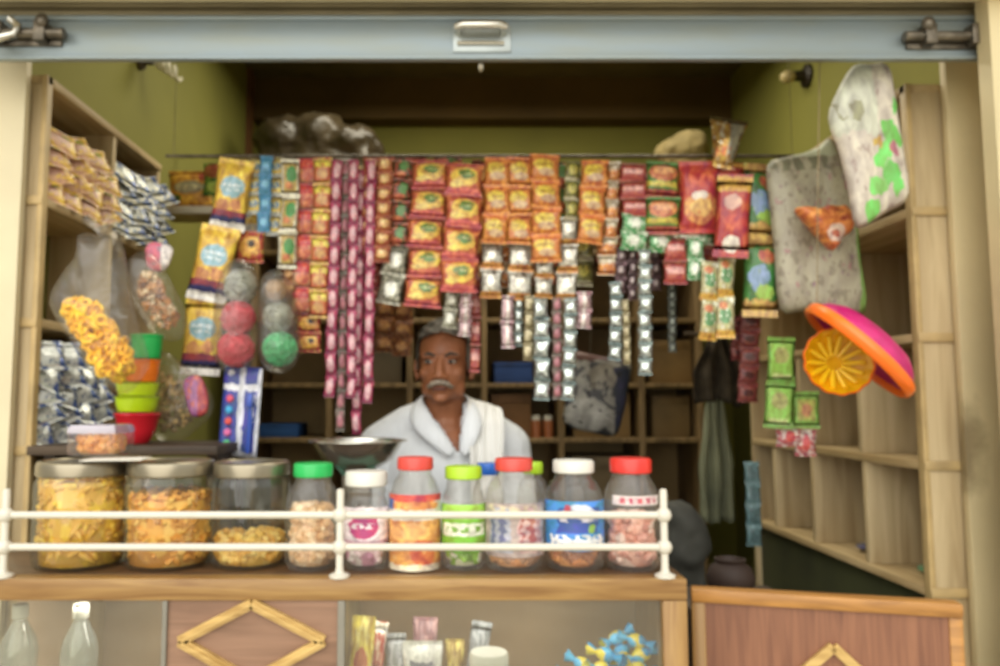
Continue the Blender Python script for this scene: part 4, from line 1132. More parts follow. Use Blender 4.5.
# right of the middle
strip(634, 164, 634, 216, 24, 3, 'redpink', 'strip of dark red packets with pink bands beside the burger-coloured packets', Y=D1, seed=51)
strip(635, 214, 634, 250, 26, 2, 'greenwhite', 'green and white sachets below the red packets with pink bands', Y=D1, seed=52)
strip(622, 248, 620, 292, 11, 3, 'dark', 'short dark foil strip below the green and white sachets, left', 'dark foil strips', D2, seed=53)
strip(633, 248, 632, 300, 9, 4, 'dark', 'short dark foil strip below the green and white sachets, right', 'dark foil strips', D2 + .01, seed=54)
strip(664, 162, 662, 234, 31, 2, 'burger', 'strip of two green and orange packets left of the red chips bags', Y=D1 - .004, seed=55)
strip(660, 230, 661, 252, 26, 1, 'greenwhite', 'small green and white packet under the green and orange packets', 'single packets on the rail', D2, 'hanging_snack_sachet', 'wrapper', 'packet', .3, 56)
strip(656, 246, 656, 290, 10, 3, 'dark', 'short dark foil strip under the small green and white packet', 'dark foil strips', D3, seed=57)
strip(699, 163, 699, 232, 40, 1, 'redchips', 'red chips bag with golden picture, left of the two red bags', 'red chips bags', D1, 'hanging_chips_bag', 'wrapper', 'bag', .32, 58, .005)
strip(735, 176, 733, 256, 33, 1, 'redchips2', 'red chips bag with yellow top band, right of the two red bags', 'red chips bags', D1 - .034, 'hanging_chips_bag', 'wrapper', 'bag', .22, 59, .005)
strip(727, 162, 726, 184, 40, 1, 'redchips2', 'small red packet lying across the top of the red chips bags', 'single packets on the rail', D2 + .014, 'hanging_snack_sachet', 'wrapper', 'packet', .3, 60)
strip(688, 228, 688, 244, 50, 1, 'greenwhite', 'green and white packet under the left red chips bag', 'single packets on the rail', D2 + .012, 'hanging_snack_sachet', 'wrapper', 'packet', .3, 61)
strip(675, 238, 675, 284, 21, 2, 'redpink', 'short red-brown sachet strip below the left red chips bag', Y=D2, seed=62)
strip(696, 238, 694, 280, 16, 2, 'greenwhite', 'short green and white sachet strip beside the red-brown sachets', Y=D2 + .004, seed=63)
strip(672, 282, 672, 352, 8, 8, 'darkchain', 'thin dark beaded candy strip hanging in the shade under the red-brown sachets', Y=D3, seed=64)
strip(710, 262, 708, 340, 17, 2, 'gystrip', 'green and yellow sachet strip under the chips bags, left of the pair', 'green and yellow sachet strips', D1, seed=65)
strip(726, 256, 724, 338, 17, 2, 'gystrip', 'green and yellow sachet strip under the chips bags, right of the pair', 'green and yellow sachet strips', D1 + .004, seed=66)
strip(761, 164, 761, 240, 32, 1, 'pouch', 'green pouch with tan ends and blue blot, upper of two at the rail\'s right end', 'green and tan pouches', D1, 'hanging_snack_pouch', 'wrapper', 'pouch', .35, 67)
strip(762, 238, 760, 316, 33, 1, 'pouch', 'green pouch with tan ends and blue blot, lower of two at the rail\'s right end', 'green and tan pouches', D1, 'hanging_snack_pouch', 'wrapper', 'pouch', .35, 68)
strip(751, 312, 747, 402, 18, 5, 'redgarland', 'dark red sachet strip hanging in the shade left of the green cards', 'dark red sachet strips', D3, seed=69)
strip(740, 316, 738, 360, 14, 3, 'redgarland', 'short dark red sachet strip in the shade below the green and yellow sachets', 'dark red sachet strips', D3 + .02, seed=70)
strip(781, 338, 779, 428, 25, 2, 'greencard', 'pair of tall green printed cards hanging by the right shelf', Y=D1, seed=71, fat=.1)
strip(806, 392, 806, 428, 23, 1, 'greencard2', 'small green printed card hanging right of the tall green cards', 'single packets at the rail\'s right end', D1 + .004, 'hanging_printed_card', 'card', 'card', .1, 72)
strip(789, 428, 790, 446, 24, 1, 'redwhite', 'red and white packet hanging under the tall green cards', 'single packets at the rail\'s right end', D2, 'hanging_snack_sachet', 'wrapper', 'packet', .3, 73)
strip(806, 430, 806, 456, 18, 1, 'redwhite', 'pale pink and white packet hanging under the small green card', 'single packets at the rail\'s right end', D2, 'hanging_snack_sachet', 'wrapper', 'packet', .3, 74)
strip(752, 462, 754, 546, 13, 4, 'teal', 'teal patterned sachet strip hanging low in front of the right shelf', Y=2.25, seed=75, fat=.2)
# dim strips behind the man's side
g = 'dim orange sachet strips deep in the shop'
strip(385, 300, 384, 352, 18, 3, 'orangebrown', 'dim orange-brown sachet strip behind the pink candy, left', g, 2.5, seed=76)
strip(404, 302, 402, 356, 18, 3, 'orangebrown', 'dim orange-brown sachet strip just left of the man\'s head', g, 2.5, seed=77)
# second row, just behind the first
D4 = YH + .105
g = 'strips in the second row behind the rail'
for q in ((248, 160, 246, 232, 26, 2, 'yellowtiny', 'wide yellow sachet strip tucked behind the blue sachet strip'),
          (314, 162, 312, 300, 24, 5, 'mango', 'red and yellow sachet strip tucked behind the red snack packets'),
          (346, 166, 344, 300, 22, 5, 'rose', 'reddish green sachet strip tucked behind the pink candy strips'),
          (380, 164, 378, 288, 26, 5, 'redpink', 'dull red sachet strip tucked behind the golden sachets'),
          (409, 162, 407, 290, 20, 5, 'orangebrown', 'brown sachet strip tucked behind the left noodle packets'),
          (450, 162, 448, 284, 26, 4, 'redyel', 'red and yellow sachet strip tucked between the noodle packets'),
          (484, 162, 482, 282, 18, 5, 'mango', 'red and yellow sachet strip just right of the noodle packets, behind'),
          (510, 162, 508, 288, 26, 5, 'whorange', 'white and orange sachet strip tucked behind the orange sachets'),
          (533, 162, 532, 286, 18, 5, 'orangebrown', 'brown sachet strip tucked left of the longest orange strip'),
          (560, 162, 558, 284, 24, 5, 'rose', 'reddish green sachet strip tucked right of the longest orange strip'),
          (584, 162, 582, 286, 20, 5, 'olivepk', 'olive sachet strip tucked behind the rightmost orange strip'),
          (610, 166, 609, 262, 22, 4, 'mango', 'red and yellow sachet strip tucked right of the rightmost orange strip'),
          (649, 166, 648, 262, 26, 4, 'redpink', 'dull red sachet strip tucked behind the green and orange packets'),
          (672, 166, 671, 240, 22, 3, 'mango', 'red and yellow sachet strip tucked left of the red chips bags'),
          (716, 172, 714, 262, 30, 3, 'redpink', 'dull red sachet strip tucked between the red chips bags')):
    strip(*q, group=g, Y=D4 if not 395 < q[0] < 490 else YH + .07, seed=int(q[0]))
# gold foil bag standing up over the rail
t_, b_ = at(731, 119, D1 - .02), at(722, 168, D1 - .02)
e = thing('snack_bag', b_, 'gold and silver foil snack bag sticking up above the red chips bags', 'bag', rot=(0, R(10), 0))
hh = (t_ - b_).length
bm = pillow(m_(36, D1), hh, .03, 9, 12, .08, .004, 80, .6)
for v in bm.verts:
    k = (v.co.z / hh + .5); v.co.x *= .5 + .62 * max(0, k); v.co.z += hh / 2
obj('wrapper', bm, P['goldfoil'], e, auto=False)
# ------------------------------------------------------------------ irregular bags
def polybag(name, pts, Y, depth, mat, seed=0, wr=.006, parent=None, sub=3, flat=False):
    """bulging bag from an outline of photo points at depth Y; UV over its bounds; origin at its middle"""
    W = [at(x, y, Y) for x, y in pts]
    n0 = len(W); dense = []
    for i in range(n0):                                    # Catmull-Rom through the outline
        p0, p1, p2, p3 = W[i - 1], W[i], W[(i + 1) % n0], W[(i + 2) % n0]
        for k in range(sub):
            t = k / sub
            dense.append(.5 * ((2 * p1) + (p2 - p0) * t + (2 * p0 - 5 * p1 + 4 * p2 - p3) * t * t + (3 * p1 - p0 - 3 * p2 + p3) * t ** 3))
    W = dense; n = len(W)
    c = sum(W, Vector()) / n
    bm = bmesh.new(); uvl = bm.loops.layers.uv.new('UVMap')
    lo = [min(p[i] for p in W) for i in range(3)]; hi = [max(p[i] for p in W) for i in range(3)]
    off = Vector((seed * 3.1, seed * 1.7, 0))
    ts = (1, .93, .82, .66, .48, .3, .14)
    rim = None
    for s in (-1, 1):
        rings = []
        for t in ts:
            if t == 1 and rim: rings.append(rim); continue
            ring = []
            for p in W:
                q = c + (p - c) * t
                b = (1 - t ** 3) ** .42
                nz = noise.noise(Vector((q.x * 22, q.z * 22, s * 4)) + off) + .6 * noise.noise(Vector((q.x * 45, q.z * 45, s * 4)) + off)
                ring.append(bm.verts.new(q - c + Vector((0, s * (depth / 2 * b) + nz * wr * min(1, b * 1.6), 0))))
            rings.append(ring)
            if t == 1: rim = ring
        cen = bm.verts.new((0, s * depth / 2, 0))
        fs = []
        for a, b in zip(rings, rings[1:]):
            for i in range(n):
                j = (i + 1) % n; fs.append(bm.faces.new((a[i], a[j], b[j], b[i])))
        for i in range(n): fs.append(bm.faces.new((rings[-1][i], rings[-1][(i + 1) % n], cen)))
        for f in fs:
            for l in f.loops:
                v = l.vert.co + c
                l[uvl].uv = ((v.x - lo[0]) / (hi[0] - lo[0]), (v.z - lo[2]) / (hi[2] - lo[2]))
    return obj(name, bm, mat, parent, loc=c if parent is None else None, auto=False)

def inside(pts, x, y):
    r = False; n = len(pts)
    for i in range(n):
        (x1, y1), (x2, y2) = pts[i], pts[(i + 1) % n]
        if (y1 > y) != (y2 > y) and x < (x2 - x1) * (y - y1) / (y2 - y1) + x1: r = not r
    return r

def fill(name, pts, Y, depth, n, size, kind, mat, label, cat, seed=0):
    rnd = random.Random(seed); bm = bmesh.new()
    xs = [p[0] for p in pts]; ys = [p[1] for p in pts]; k = 0; o0 = at(sum(xs) / len(xs), sum(ys) / len(ys), Y)
    while k < n:
        x, y = rnd.uniform(min(xs), max(xs)), rnd.uniform(min(ys), max(ys))
        if not inside(pts, x, y): continue
        k += 1
        c = (at(x, y, Y) - o0) * .82 + Vector((0, rnd.uniform(-.5, .5) * depth, 0))
        s = size * rnd.uniform(.7, 1.15); rot = (rnd.random() * 6, rnd.random() * 6, rnd.random() * 6)
        if kind == 'ring':
            Mx = Matrix.Translation(c) @ Euler(rot).to_matrix().to_4x4(); rs = []
            for i in range(10):
                a = 2 * math.pi * i / 10
                rs.append([bm.verts.new(Mx @ Vector(((s * .7 + s * .3 * math.cos(b)) * math.cos(a), (s * .7 + s * .3 * math.cos(b)) * math.sin(a), s * .34 * math.sin(b)))) for b in (0, 1.05, 2.1, 3.14, 4.2, 5.2)])
            for i in range(10):
                for j in range(6): bm.faces.new((rs[i][j], rs[(i + 1) % 10][j], rs[(i + 1) % 10][(j + 1) % 6], rs[i][(j + 1) % 6]))
        elif kind == 'stick':
            d = Euler(rot).to_matrix() @ Vector((1, 0, 0)); d.y *= .4
            tube(bm, [c - d * s, c, c + d * s], [s * .2, s * .28, s * .2], 6)
        else: ball(bm, c, (s * .62, s * .5, s * .46), 8, 6, rot)
    return tag(obj(name, bm, mat, auto=False, loc=o0), label, cat, kind='stuff')

# clear bag of yellow snacks in front of the left shelf
YG = 1.655
out1 = [(84, 233), (100, 236), (117, 231), (128, 290), (138, 330), (148, 362), (140, 382), (124, 394), (102, 384), (80, 352), (58, 318), (53, 298), (66, 272), (80, 255)]
in1 = [(60, 294), (80, 290), (98, 302), (116, 326), (132, 352), (138, 374), (124, 390), (104, 380), (82, 348), (62, 316)]
e = polybag('hanging_clear_bag', out1, YG, .11, M['film'], 3, .007)
tag(e, 'knotted clear plastic bag of yellow snacks hanging in front of the left shelf', 'bag')
bm = bmesh.new(); kp = at(100, 232, YG) - e.location
tube(bm, [kp + Vector((-.030, 0, .030)), kp + Vector((-.008, 0, .010)), kp + Vector((0, 0, -.004)), kp + Vector((.010, 0, .012)), kp + Vector((.026, 0, .034))], [.012, .008, .011, .008, .012], 10)
obj('knot', bm, M['film'], e, auto=False)
fill('yellow_snacks', in1, YG, .045, 300, .0135, 'ring', mottle('fryum', ['#f6c400', '#eeb400', '#f8d010', '#e2a600'], 60, .45), 'bright yellow ring snacks filling the knotted clear bag', 'snacks', 31)
# clear bag of brown snacks behind it
YG2 = 1.80
out2 = [(128, 262), (140, 252), (156, 256), (168, 276), (180, 300), (187, 322), (182, 338), (168, 341), (152, 332), (138, 312), (128, 288)]
e = polybag('hanging_clear_bag', out2, YG2, .075, M['film'], 5, .006)
tag(e, 'smaller clear bag of brown and cream snacks hanging behind the yellow snack bag', 'bag')
fill('brown_snacks', [(134, 268), (154, 268), (168, 288), (181, 320), (176, 335), (160, 332), (140, 304)], YG2, .04, 170, .012, 'blob', mottle('brownmix', ['#a9713a', '#8a5628', '#d9c3a0', '#c39058', '#b57c42'], 50), 'brown and cream snack bits inside the smaller clear bag', 'snacks', 32)
o = polybag('hanging_snack_sachet', [(148, 243), (172, 247), (170, 262), (162, 272), (147, 266)], 1.84, .02, design('pinkwhite_pk', '#d9d0cb', [('r', .3, .4, .3, .6, '#c4506e'), ('n', 6, .62, '#8d8f9c')], .3), 7, .003)
tag(o, 'small pink and white packet hanging just above the bag of brown snacks', 'packet')
# clear bag of tan snacks beside the bowls
out3 = [(160, 352), (176, 358), (192, 372), (206, 384), (214, 404), (208, 420), (198, 428), (184, 440), (166, 443), (153, 434), (151, 410), (154, 380)]
YG3 = 1.875
e = polybag('clear_snack_bag', out3, YG3, .075, M['film'], 9, .006)
tag(e, 'clear bag of dull tan snacks standing on the ledge right of the plastic bowls', 'bag')
fill('tan_snacks', [(160, 366), (176, 368), (192, 384), (206, 402), (196, 424), (180, 436), (160, 436), (155, 410)], YG3, .04, 170, .012, 'blob', mottle('tanmix', ['#a58a4e', '#8a6e3a', '#b89a5e', '#7d6a40'], 50), 'dull tan snack bits inside the clear bag right of the bowls', 'snacks', 33)
o = polybag('hanging_snack_sachet', [(184, 380), (200, 376), (208, 396), (206, 414), (192, 416), (186, 400)], YG3 - .05, .016, design('purplepk', '#9a5a8c', [('n', 5, .55, '#b54a4a'), ('r', .8, .5, .2, .6, '#a8303c')], .3), 8, .003)
tag(o, 'purple and red sachet stuck to the front of the bag of tan snacks', 'packet')
# bowls stacked on the ledge
YBW = 1.80
def bowl(cx, ytop, ybot, rt, rb, mat, label, name='plastic_bowl'):
    zt, zb_ = at(cx, ytop, YBW).z, at(cx, ybot, YBW).z; h = zt - zb_; a, b = m_(rt, YBW), m_(rb, YBW)
    bm = bmesh.new()
    lathe(bm, [(0, 0), (b * .8, 0), (b, h * .06), (b + (a - b) * .6, h * .45), (a * .97, h * .88), (a, h * .9), (a * 1.03, h * .96), (a, h), (a * .93, h * .95), (b * .9, h * .2), (0, h * .12)], 36)
    o = obj(name, bm, mat, loc=(at(cx, 400, YBW).x, YBW, zb_))
    return tag(o, label, 'bowl', 'bowls stacked on the ledge')
bowl(138, 413, 444, 21.5, 12, plain('red_plastic', '#c8202c', .3, var=.04), 'red plastic bowl, bottom one of the bright stack on the ledge')
bowl(137, 397, 412.4, 21, 17, plain('lime_plastic', '#b9d81c', .3, var=.04), 'lime yellow plastic bowl standing directly on the red bowl')
bowl(137, 383, 396.4, 20.5, 17, plain('lime_plastic_light', '#c6de2a', .3, var=.04), 'lime yellow plastic bowl directly under the orange cup')
bowl(141, 360, 382.6, 17, 14, plain('orange_plastic', '#ee7a16', .3, var=.04), 'orange plastic cup between the lime bowls and the green cup', 'plastic_cup')
bowl(145, 335, 359.6, 15.5, 13, plain('green_plastic', '#1fae52', .3, var=.04), 'green plastic cup on top of the bright bowl stack', 'plastic_cup')

# scouring balls in hanging clear packs
def scrubber(cx, cy, rpx, mat, label, Y, seed):
    rnd = random.Random(seed); r = m_(rpx, Y); bm = bmesh.new()
    ball(bm, (0, 0, 0), r * .80, 18, 12)
    for k in range(44):
        ax_ = Vector((rnd.gauss(0, 1), rnd.gauss(0, 1), rnd.gauss(0, 1))).normalized()
        u = ax_.orthogonal().normalized(); v = ax_.cross(u); d = rnd.uniform(-.45, .45); q = r * .93 * math.sqrt(1 - d * d)
        ph = rnd.random() * 6; ln = 14
        tube(bm, [ax_ * r * d + (u * math.cos(ph + i * .24) + v * math.sin(ph + i * .24)) * q * (1 + .05 * math.sin(i * 2.1)) for i in range(ln)], r * .055, 5)
    o = obj('scouring_ball', bm, mat, loc=at(cx, cy, Y), auto=False)
    return tag(o, label, 'scourer', 'scouring balls in clear packs')
YSB = 1.845
sg = plain('steel_wool', '#a3a596', .35, .5, var=.2, nscale=40); sr = plain('red_scourer', '#d8465a', .35, var=.12, nscale=40); sgn = plain('green_scourer', '#4fbe7e', .35, var=.12, nscale=40); stn = plain('copper_scourer', '#b08a5a', .35, .4, var=.15)
scrubber(241, 286, 17, sg, 'grey steel scouring ball above the two red ones', YSB, 1)
scrubber(238, 318, 17.5, sr, 'red scouring ball between the grey ball and the lower red ball', YSB, 2)
scrubber(236, 349, 18.5, sr, 'lowest red scouring ball, just above the blue and white card', YSB, 3)
scrubber(276, 290, 11, stn, 'small tan scouring ball at the top of the right pack', YSB, 4)
scrubber(278, 317, 15.5, sg, 'grey steel scouring ball directly above the green one', YSB, 5)
scrubber(280, 349, 17.5, sgn, 'green scouring ball at the bottom of the right pack', YSB, 6)
fm = clear('scourer_film', '#faf9f5', .05, .06, '#d8d4c8', .2, .35, 30, .28)
o = polybag('hanging_clear_pack', [(240, 258), (254, 268), (259, 290), (257, 320), (257, 350), (246, 372), (226, 373), (213, 352), (216, 320), (219, 288), (228, 266)], YSB, .125, fm, 4, .003)
tag(o, 'clear plastic pack around the grey and two red scouring balls', 'pack', 'clear packs of scouring balls')
o = polybag('hanging_clear_pack', [(270, 270), (285, 274), (295, 300), (298, 330), (301, 352), (290, 370), (277, 374), (263, 366), (260, 340), (261, 306), (262, 284)], YSB + .012, .125, fm, 6, .003)
tag(o, 'clear plastic pack around the small tan, grey and green scouring balls', 'pack', 'clear packs of scouring balls')
# blue and white card below them
YK = 1.86
t_ = at(244, 367, YK)
cd = thing('hanging_toothbrush_card', t_, 'blue and white card with a toothbrush and coloured dots hanging under the red scouring balls', 'card', rot=(0, R(3), 0))
cw, ch = m_(38, YK), m_(89, YK)
obj('card', sheet(cw, ch, 8, 10, .004, 4, .002), design('brushcard', '#2b3a94', [('r', .5, .5, .07, .5, '#d8dae4'), ('r', .5, .77, .5, .035, '#dfe0e6'), ('r', .96, .5, .06, .5, '#d8dae4'), ('r', .5, .02, .5, .03, '#d8dae4'), ('r', .78, .5, .06, .2, '#e4e6ee'), ('r', .22, .36, .2, .3, '#33439c'), ('z', .3, .36, .12, .3, 2, '#222c74'), ('e', .2, .93, .1, .03, '#e8e8ee')], .35), cd, auto=False)
for k, cc in enumerate(('#d8506a', '#39a8d8', '#d8504a', '#d86aa0', '#59c07a')):
    bm = bmesh.new(); lathe(bm, [(0, .0), (.009, 0), (.007, .003), (0, .004)], 14)
    o = obj('coloured_dot', bm, plain('dot_' + str(k), cc, .4, var=0), cd, loc=(-cw * .30, -.003, -ch * (.36 + .125 * k))); o.rotation_euler = (R(90), 0, 0)
bm = bmesh.new()
tube(bm, [(cw * .27, -.006, -ch * .30), (cw * .27, -.010, -ch * .45), (cw * .29, -.008, -ch * .62), (cw * .28, -.006, -ch * .95)], [.005, .004, .006, .005], 8)
box(bm, (cw * .27 - .006, -.022, -ch * .44), (cw * .27 + .006, -.008, -ch * .30), .001)
obj('toothbrush', bm, plain('brush_blue', '#3a58b4', .3, var=.05), cd)

# ------------------------------------------------------------------ packet heaps on the left shelf
def heap(key, mat, rows, Y0, dY, X0, Z0, dz, w_, h_, what, where, group, seed, th=(58, 4)):
    rnd = random.Random(seed)
    bm = pillow(w_, h_, .017, 9, 9, .1, .004, seed)
    first = None
    onames = ['first', 'second', 'third', 'fourth', 'fifth', 'sixth']
    for j, n in enumerate(rows):
        rname = ['bottom row', 'second row up', 'third row up', 'fourth row up', 'fifth row up'][j]
        for k in range(n):
            if first is None: o = obj('snack_packet', bm, mat, auto=False); first = o
            else: o = first.copy(); link(o)
            o.location = (X0 + .004 * j + .006 * k + rnd.uniform(-.003, .003), Y0 + dY * (k + .12 * (j % 2) + rnd.uniform(-.1, .1)), Z0 + .032 + dz * j + rnd.uniform(-.002, .002))
            o.rotation_euler = (R(-32 + rnd.uniform(-4, 4)), R(rnd.uniform(-24, 24)), R(th[0] + rnd.uniform(-th[1], th[1])))
            tag(o, f'{what}, {onames[k]} from front, {rname}, {where}', 'packet', group)
pk1 = design('pk_pile_yellow', '#dcaa84', [('n', 4, .50, '#e8bc2a'), ('e', .45, .5, .26, .2, '#cfa08a'), ('n', 9, .64, '#a8621f'), ('e', .7, .7, .14, .14, '#a9b03a')], .3, mott=.5)
pk2 = design('pk_pile_blue', '#c9c6ae', [('n', 4, .50, '#4c6496'), ('e', .5, .5, .3, .2, '#b9bdb6'), ('n', 9, .66, '#2b3a5c')], .24, .2, mott=.5)
pk3 = design('pk_pile_silver', '#cfd4d2', [('n', 4, .52, '#3c5590'), ('e', .5, .5, .3, .2, '#d5dad8'), ('n', 9, .66, '#6a8a78')], .2, .25, mott=.5)
heap('a', pk1, (4, 4, 4, 3), 1.785, .076, LXf - .022, LZ[1], .041, .098, .074, 'yellow and pink packet', 'top left shelf heap', 'yellow and pink packets heaped on the top left shelf', 41)
heap('b', pk2, (4, 4, 4, 4), 2.13, .076, LXf - .012, LZ[1], .046, .100, .078, 'blue and cream packet', 'heap by the far end', 'blue and cream packets heaped on the top left shelf', 42)
heap('c', pk3, (4, 4, 4, 3, 2), 1.785, .074, LXf - .022, LZ[3], .043, .100, .074, 'silver and blue packet', 'lowest left shelf heap', 'silver and blue packets heaped on the lowest left shelf', 43)
# small ledge with yellow boxes at the end of the left shelf
YE = 2.47
za = at(190, 207, YE).z
lg = thing('wall_ledge', (at(193, 210, YE).x, YE, za), 'little white-edged ledge at the far end of the left shelf carrying yellow packs', 'ledge')
xa, xb = at(158, 210, YE).x, at(214, 210, YE).x
up(obj('board', nb(((xa, YE, za - .02), (xb + .01, YE + .14, za)), bev=.002), M['ply']), lg)
up(obj('edging', nb(((xa, YE - .006, za - .022), (xb + .012, YE - .0005, za + .002)), bev=.001), M['white']), lg)
def standing(px0, px1, py0, py1, Y, d, key, label, cat='packet', name='snack_packet', zb_=None, rot=(0, 0, 0), mat=None, seed=0, group=None):
    c = at((px0 + px1) / 2, (py0 + py1) / 2, Y); w_, h_ = m_(px1 - px0, Y), m_(py1 - py0, Y)
    o = obj(name, pillow(w_, h_, d, 10, 12, .07, .004, seed), mat or P[key], loc=c, auto=False)
    if zb_ is not None: o.location.z = zb_ + h_ / 2 * math.cos(rot[0]) + .001
    o.rotation_euler = rot
    return tag(o, label, cat, group)
standing(168, 214, 165, 206, YE + .05, .05, 'yellowbox', 'large yellow snack pack lying on the white-edged ledge', zb_=za, seed=3)
standing(203, 231, 160, 194, YE + .02, .04, 'greenveg', 'green and brown snack pack beside the large yellow pack on the ledge', seed=4).location.z = at(215, 178, YE).z

# ------------------------------------------------------------------ right side hanging goods
o = polybag('hanging_printed_bag', [(767, 166), (785, 157), (803, 153), (818, 147), (830, 138), (837, 152), (848, 186), (857, 220), (861, 262), (866, 310), (840, 313), (805, 311), (780, 309), (774, 250), (769, 205)], 1.875, .05,
    design('bag_grey', '#a8a18a', [('n', 14, .58, '#8d8470'), ('n', 9, .66, '#a87a78'), ('z', .3, .86, .3, .05, 7, '#7c7a62'), ('e', .45, .94, .5, .05, '#b9bda0'), ('r', .95, .3, .05, .4, '#7da04a'), ('n', 20, .68, '#8b6a7a')], .35, mott=.5), 11, .006)
tag(o, 'large greyish printed plastic bag hanging behind the orange toy pouch', 'bag')
o = polybag('hanging_printed_bag', [(853, 66), (870, 64), (888, 65), (894, 90), (900, 130), (908, 179), (906, 201), (885, 213), (857, 228), (848, 190), (838, 150), (828, 118), (838, 90)], 1.645, .035,
    design('bag_green', '#bdb2a2', [('n', 12, .62, '#a59488'), ('r', .30, .78, .3, .22, '#b8b8a4'), ('z', .25, .7, .18, .06, 4, '#8c8a66'), ('e', .62, .42, .12, .07, '#6cbf4e'), ('e', .76, .55, .10, .10, '#62b848'), ('e', .72, .30, .12, .06, '#5fb64a'), ('e', .55, .22, .12, .06, '#74c258'), ('e', .86, .24, .09, .06, '#66ba4c'), ('e', .48, .10, .10, .05, '#6dbd50'), ('e', .56, .50, .05, .05, '#c0a03a'), ('e', .78, .44, .06, .04, '#a8606a'), ('e', .82, .72, .07, .05, '#5fb64a')], .35, warp=.10), 12, .005)
tag(o, 'pale plastic bag printed with green leaves, hanging at the top right under the shutter', 'bag')
o = polybag('hanging_toy_pouch', [(795, 209), (806, 207), (818, 209), (828, 205), (838, 206), (846, 206), (854, 217), (851, 231), (842, 238), (833, 251), (825, 244), (816, 233), (804, 221)], 1.79, .06,
    design('toy_orange', '#d9771c', [('n', 5, .58, '#b85a10'), ('e', .62, .36, .15, .2, '#e3c4b4'), ('e', .6, .34, .06, .08, '#c05a4a'), ('z', .5, .8, .3, .08, 4, '#ee962e')], .35, wrinkle=.6), 13, .012)
tag(o, 'orange crumpled toy pouch with a small pale label hanging in front of the grey bag', 'pouch')
# magenta basin with orange rim, and the yellow basin under it
def basin(name, cx, cy, Y, rpx, depth_px, axis, mat, rimmat, label, flute=0, rimw=.012):
    r = m_(rpx, Y); dp = m_(depth_px, Y); c = at(cx, cy, Y)
    e = thing(name, c, label, 'basin')
    e.rotation_mode = 'QUATERNION'; e.rotation_quaternion = Vector(axis).normalized().to_track_quat('Z', 'Y')
    rip = (lambda a, rr, z: rr * (1 + .05 * abs(math.sin(flute * a / 2)))) if flute else None
    bm = bmesh.new()
    lathe(bm, [(0, dp), (r * .35, dp * .97), (r * .66, dp * .82), (r * .86, dp * .52), (r * .96, dp * .16), (r * .97, 0), (r * .94, .001), (r * .82, dp * .48), (r * .62, dp * .76), (r * .33, dp * .91), (0, dp * .94)], 56, ripple=rip)
    obj('bowl', bm, mat, e)
    bm = bmesh.new(); pr = []
    for k in range(9):
        a = 2 * math.pi * k / 8; pr.append((r * .985 + rimw * .35 * math.cos(a), rimw * math.sin(a) * .8))
    lathe(bm, pr, 64, ripple=rip); obj('rim', bm, rimmat, e)
    return e
mag = design('x', '#fff', []) if False else plain('magenta_plastic', '#b81a66', .3, var=.16, nscale=18)
orr = plain('orange_rim', '#f4721a', .3, var=.04); yel = plain('yellow_plastic', '#e8b00c', .35, var=.12, nscale=18)
e = basin('hanging_plastic_basin', 858, 350, 1.655, 62, 27, (.64, -.22, .66), mag, orr, 'magenta plastic basin with bright orange rim hanging tilted by the right shelf', 0, .017)
e2 = basin('hanging_plastic_basin', 839, 361, 1.665, 33, 17, (.10, 1, -.12), yel, orr, 'fluted yellow plastic basin with orange edge, tucked against the mouth of the magenta basin', 14, .006)
bm = bmesh.new()
for k in range(14):
    a = 2 * math.pi * k / 14; r0, r1 = .016, .058
    tube(bm, [(r0 * math.cos(a), r0 * math.sin(a), .028), (.036 * math.cos(a), .036 * math.sin(a), .0245), (r1 * math.cos(a), r1 * math.sin(a), .012)], [.004, .006, .005], 8)
obj('moulded_ribs', bm, plain('yellow_ribs', '#f4c81e', .35, var=.05), e2)
bm = bmesh.new(); tube(bm, [at(817, 303, 1.655), at(818, 180, 1.655), at(820, 40, 1.655)], .0012, 6)
tag(obj('hanging_string', bm, plain('string', '#8a7a5a', .8)), 'thin string holding the tilted magenta basin from above', 'string')
# small things on the right shelf
def mini_bottle(px, py0, py1, rpx, Y, X=None):
    a, b = at(px, py0, Y), at(px, py1, Y)
    return a, b
c = at(846, 445, 1.80); zsh = RZ[3]
e = thing('small_bottle', (RXf + .06, 2.06, zsh), 'small white bottle standing on the right shelf below the yellow basin', 'bottle')
bm = bmesh.new(); lathe(bm, [(0, 0), (.013, 0), (.014, .003), (.014, .034), (.006, .042), (.006, .048)], 20); obj('body', bm, plain('bottle_white', '#d8d0b8', .4), e)
bm = bmesh.new(); lathe(bm, [(.0075, .046), (.0075, .058), (0, .058)], 16); obj('cap', bm, M['cap_white'], e)
for px, Y, key, colr, lab in ((0, 1.86, 'g', '#3f8a5a', 'small green packet lying in the lowest compartment of the right shelf'), (0, 2.14, 'p', '#5a5478', 'small purple packet lying in the low middle compartment of the right shelf')):
    o = obj('snack_packet', pillow(.07, .05, .018, 8, 8, .1, .004, 5), design('tiny' + key, colr, [('n', 6, .6, '#9aa08a')], .3), loc=(RXf + .08, Y, RZ[4] + .014), auto=False); o.rotation_euler = (R(-90), 0, R(60)); tag(o, lab, 'packet')
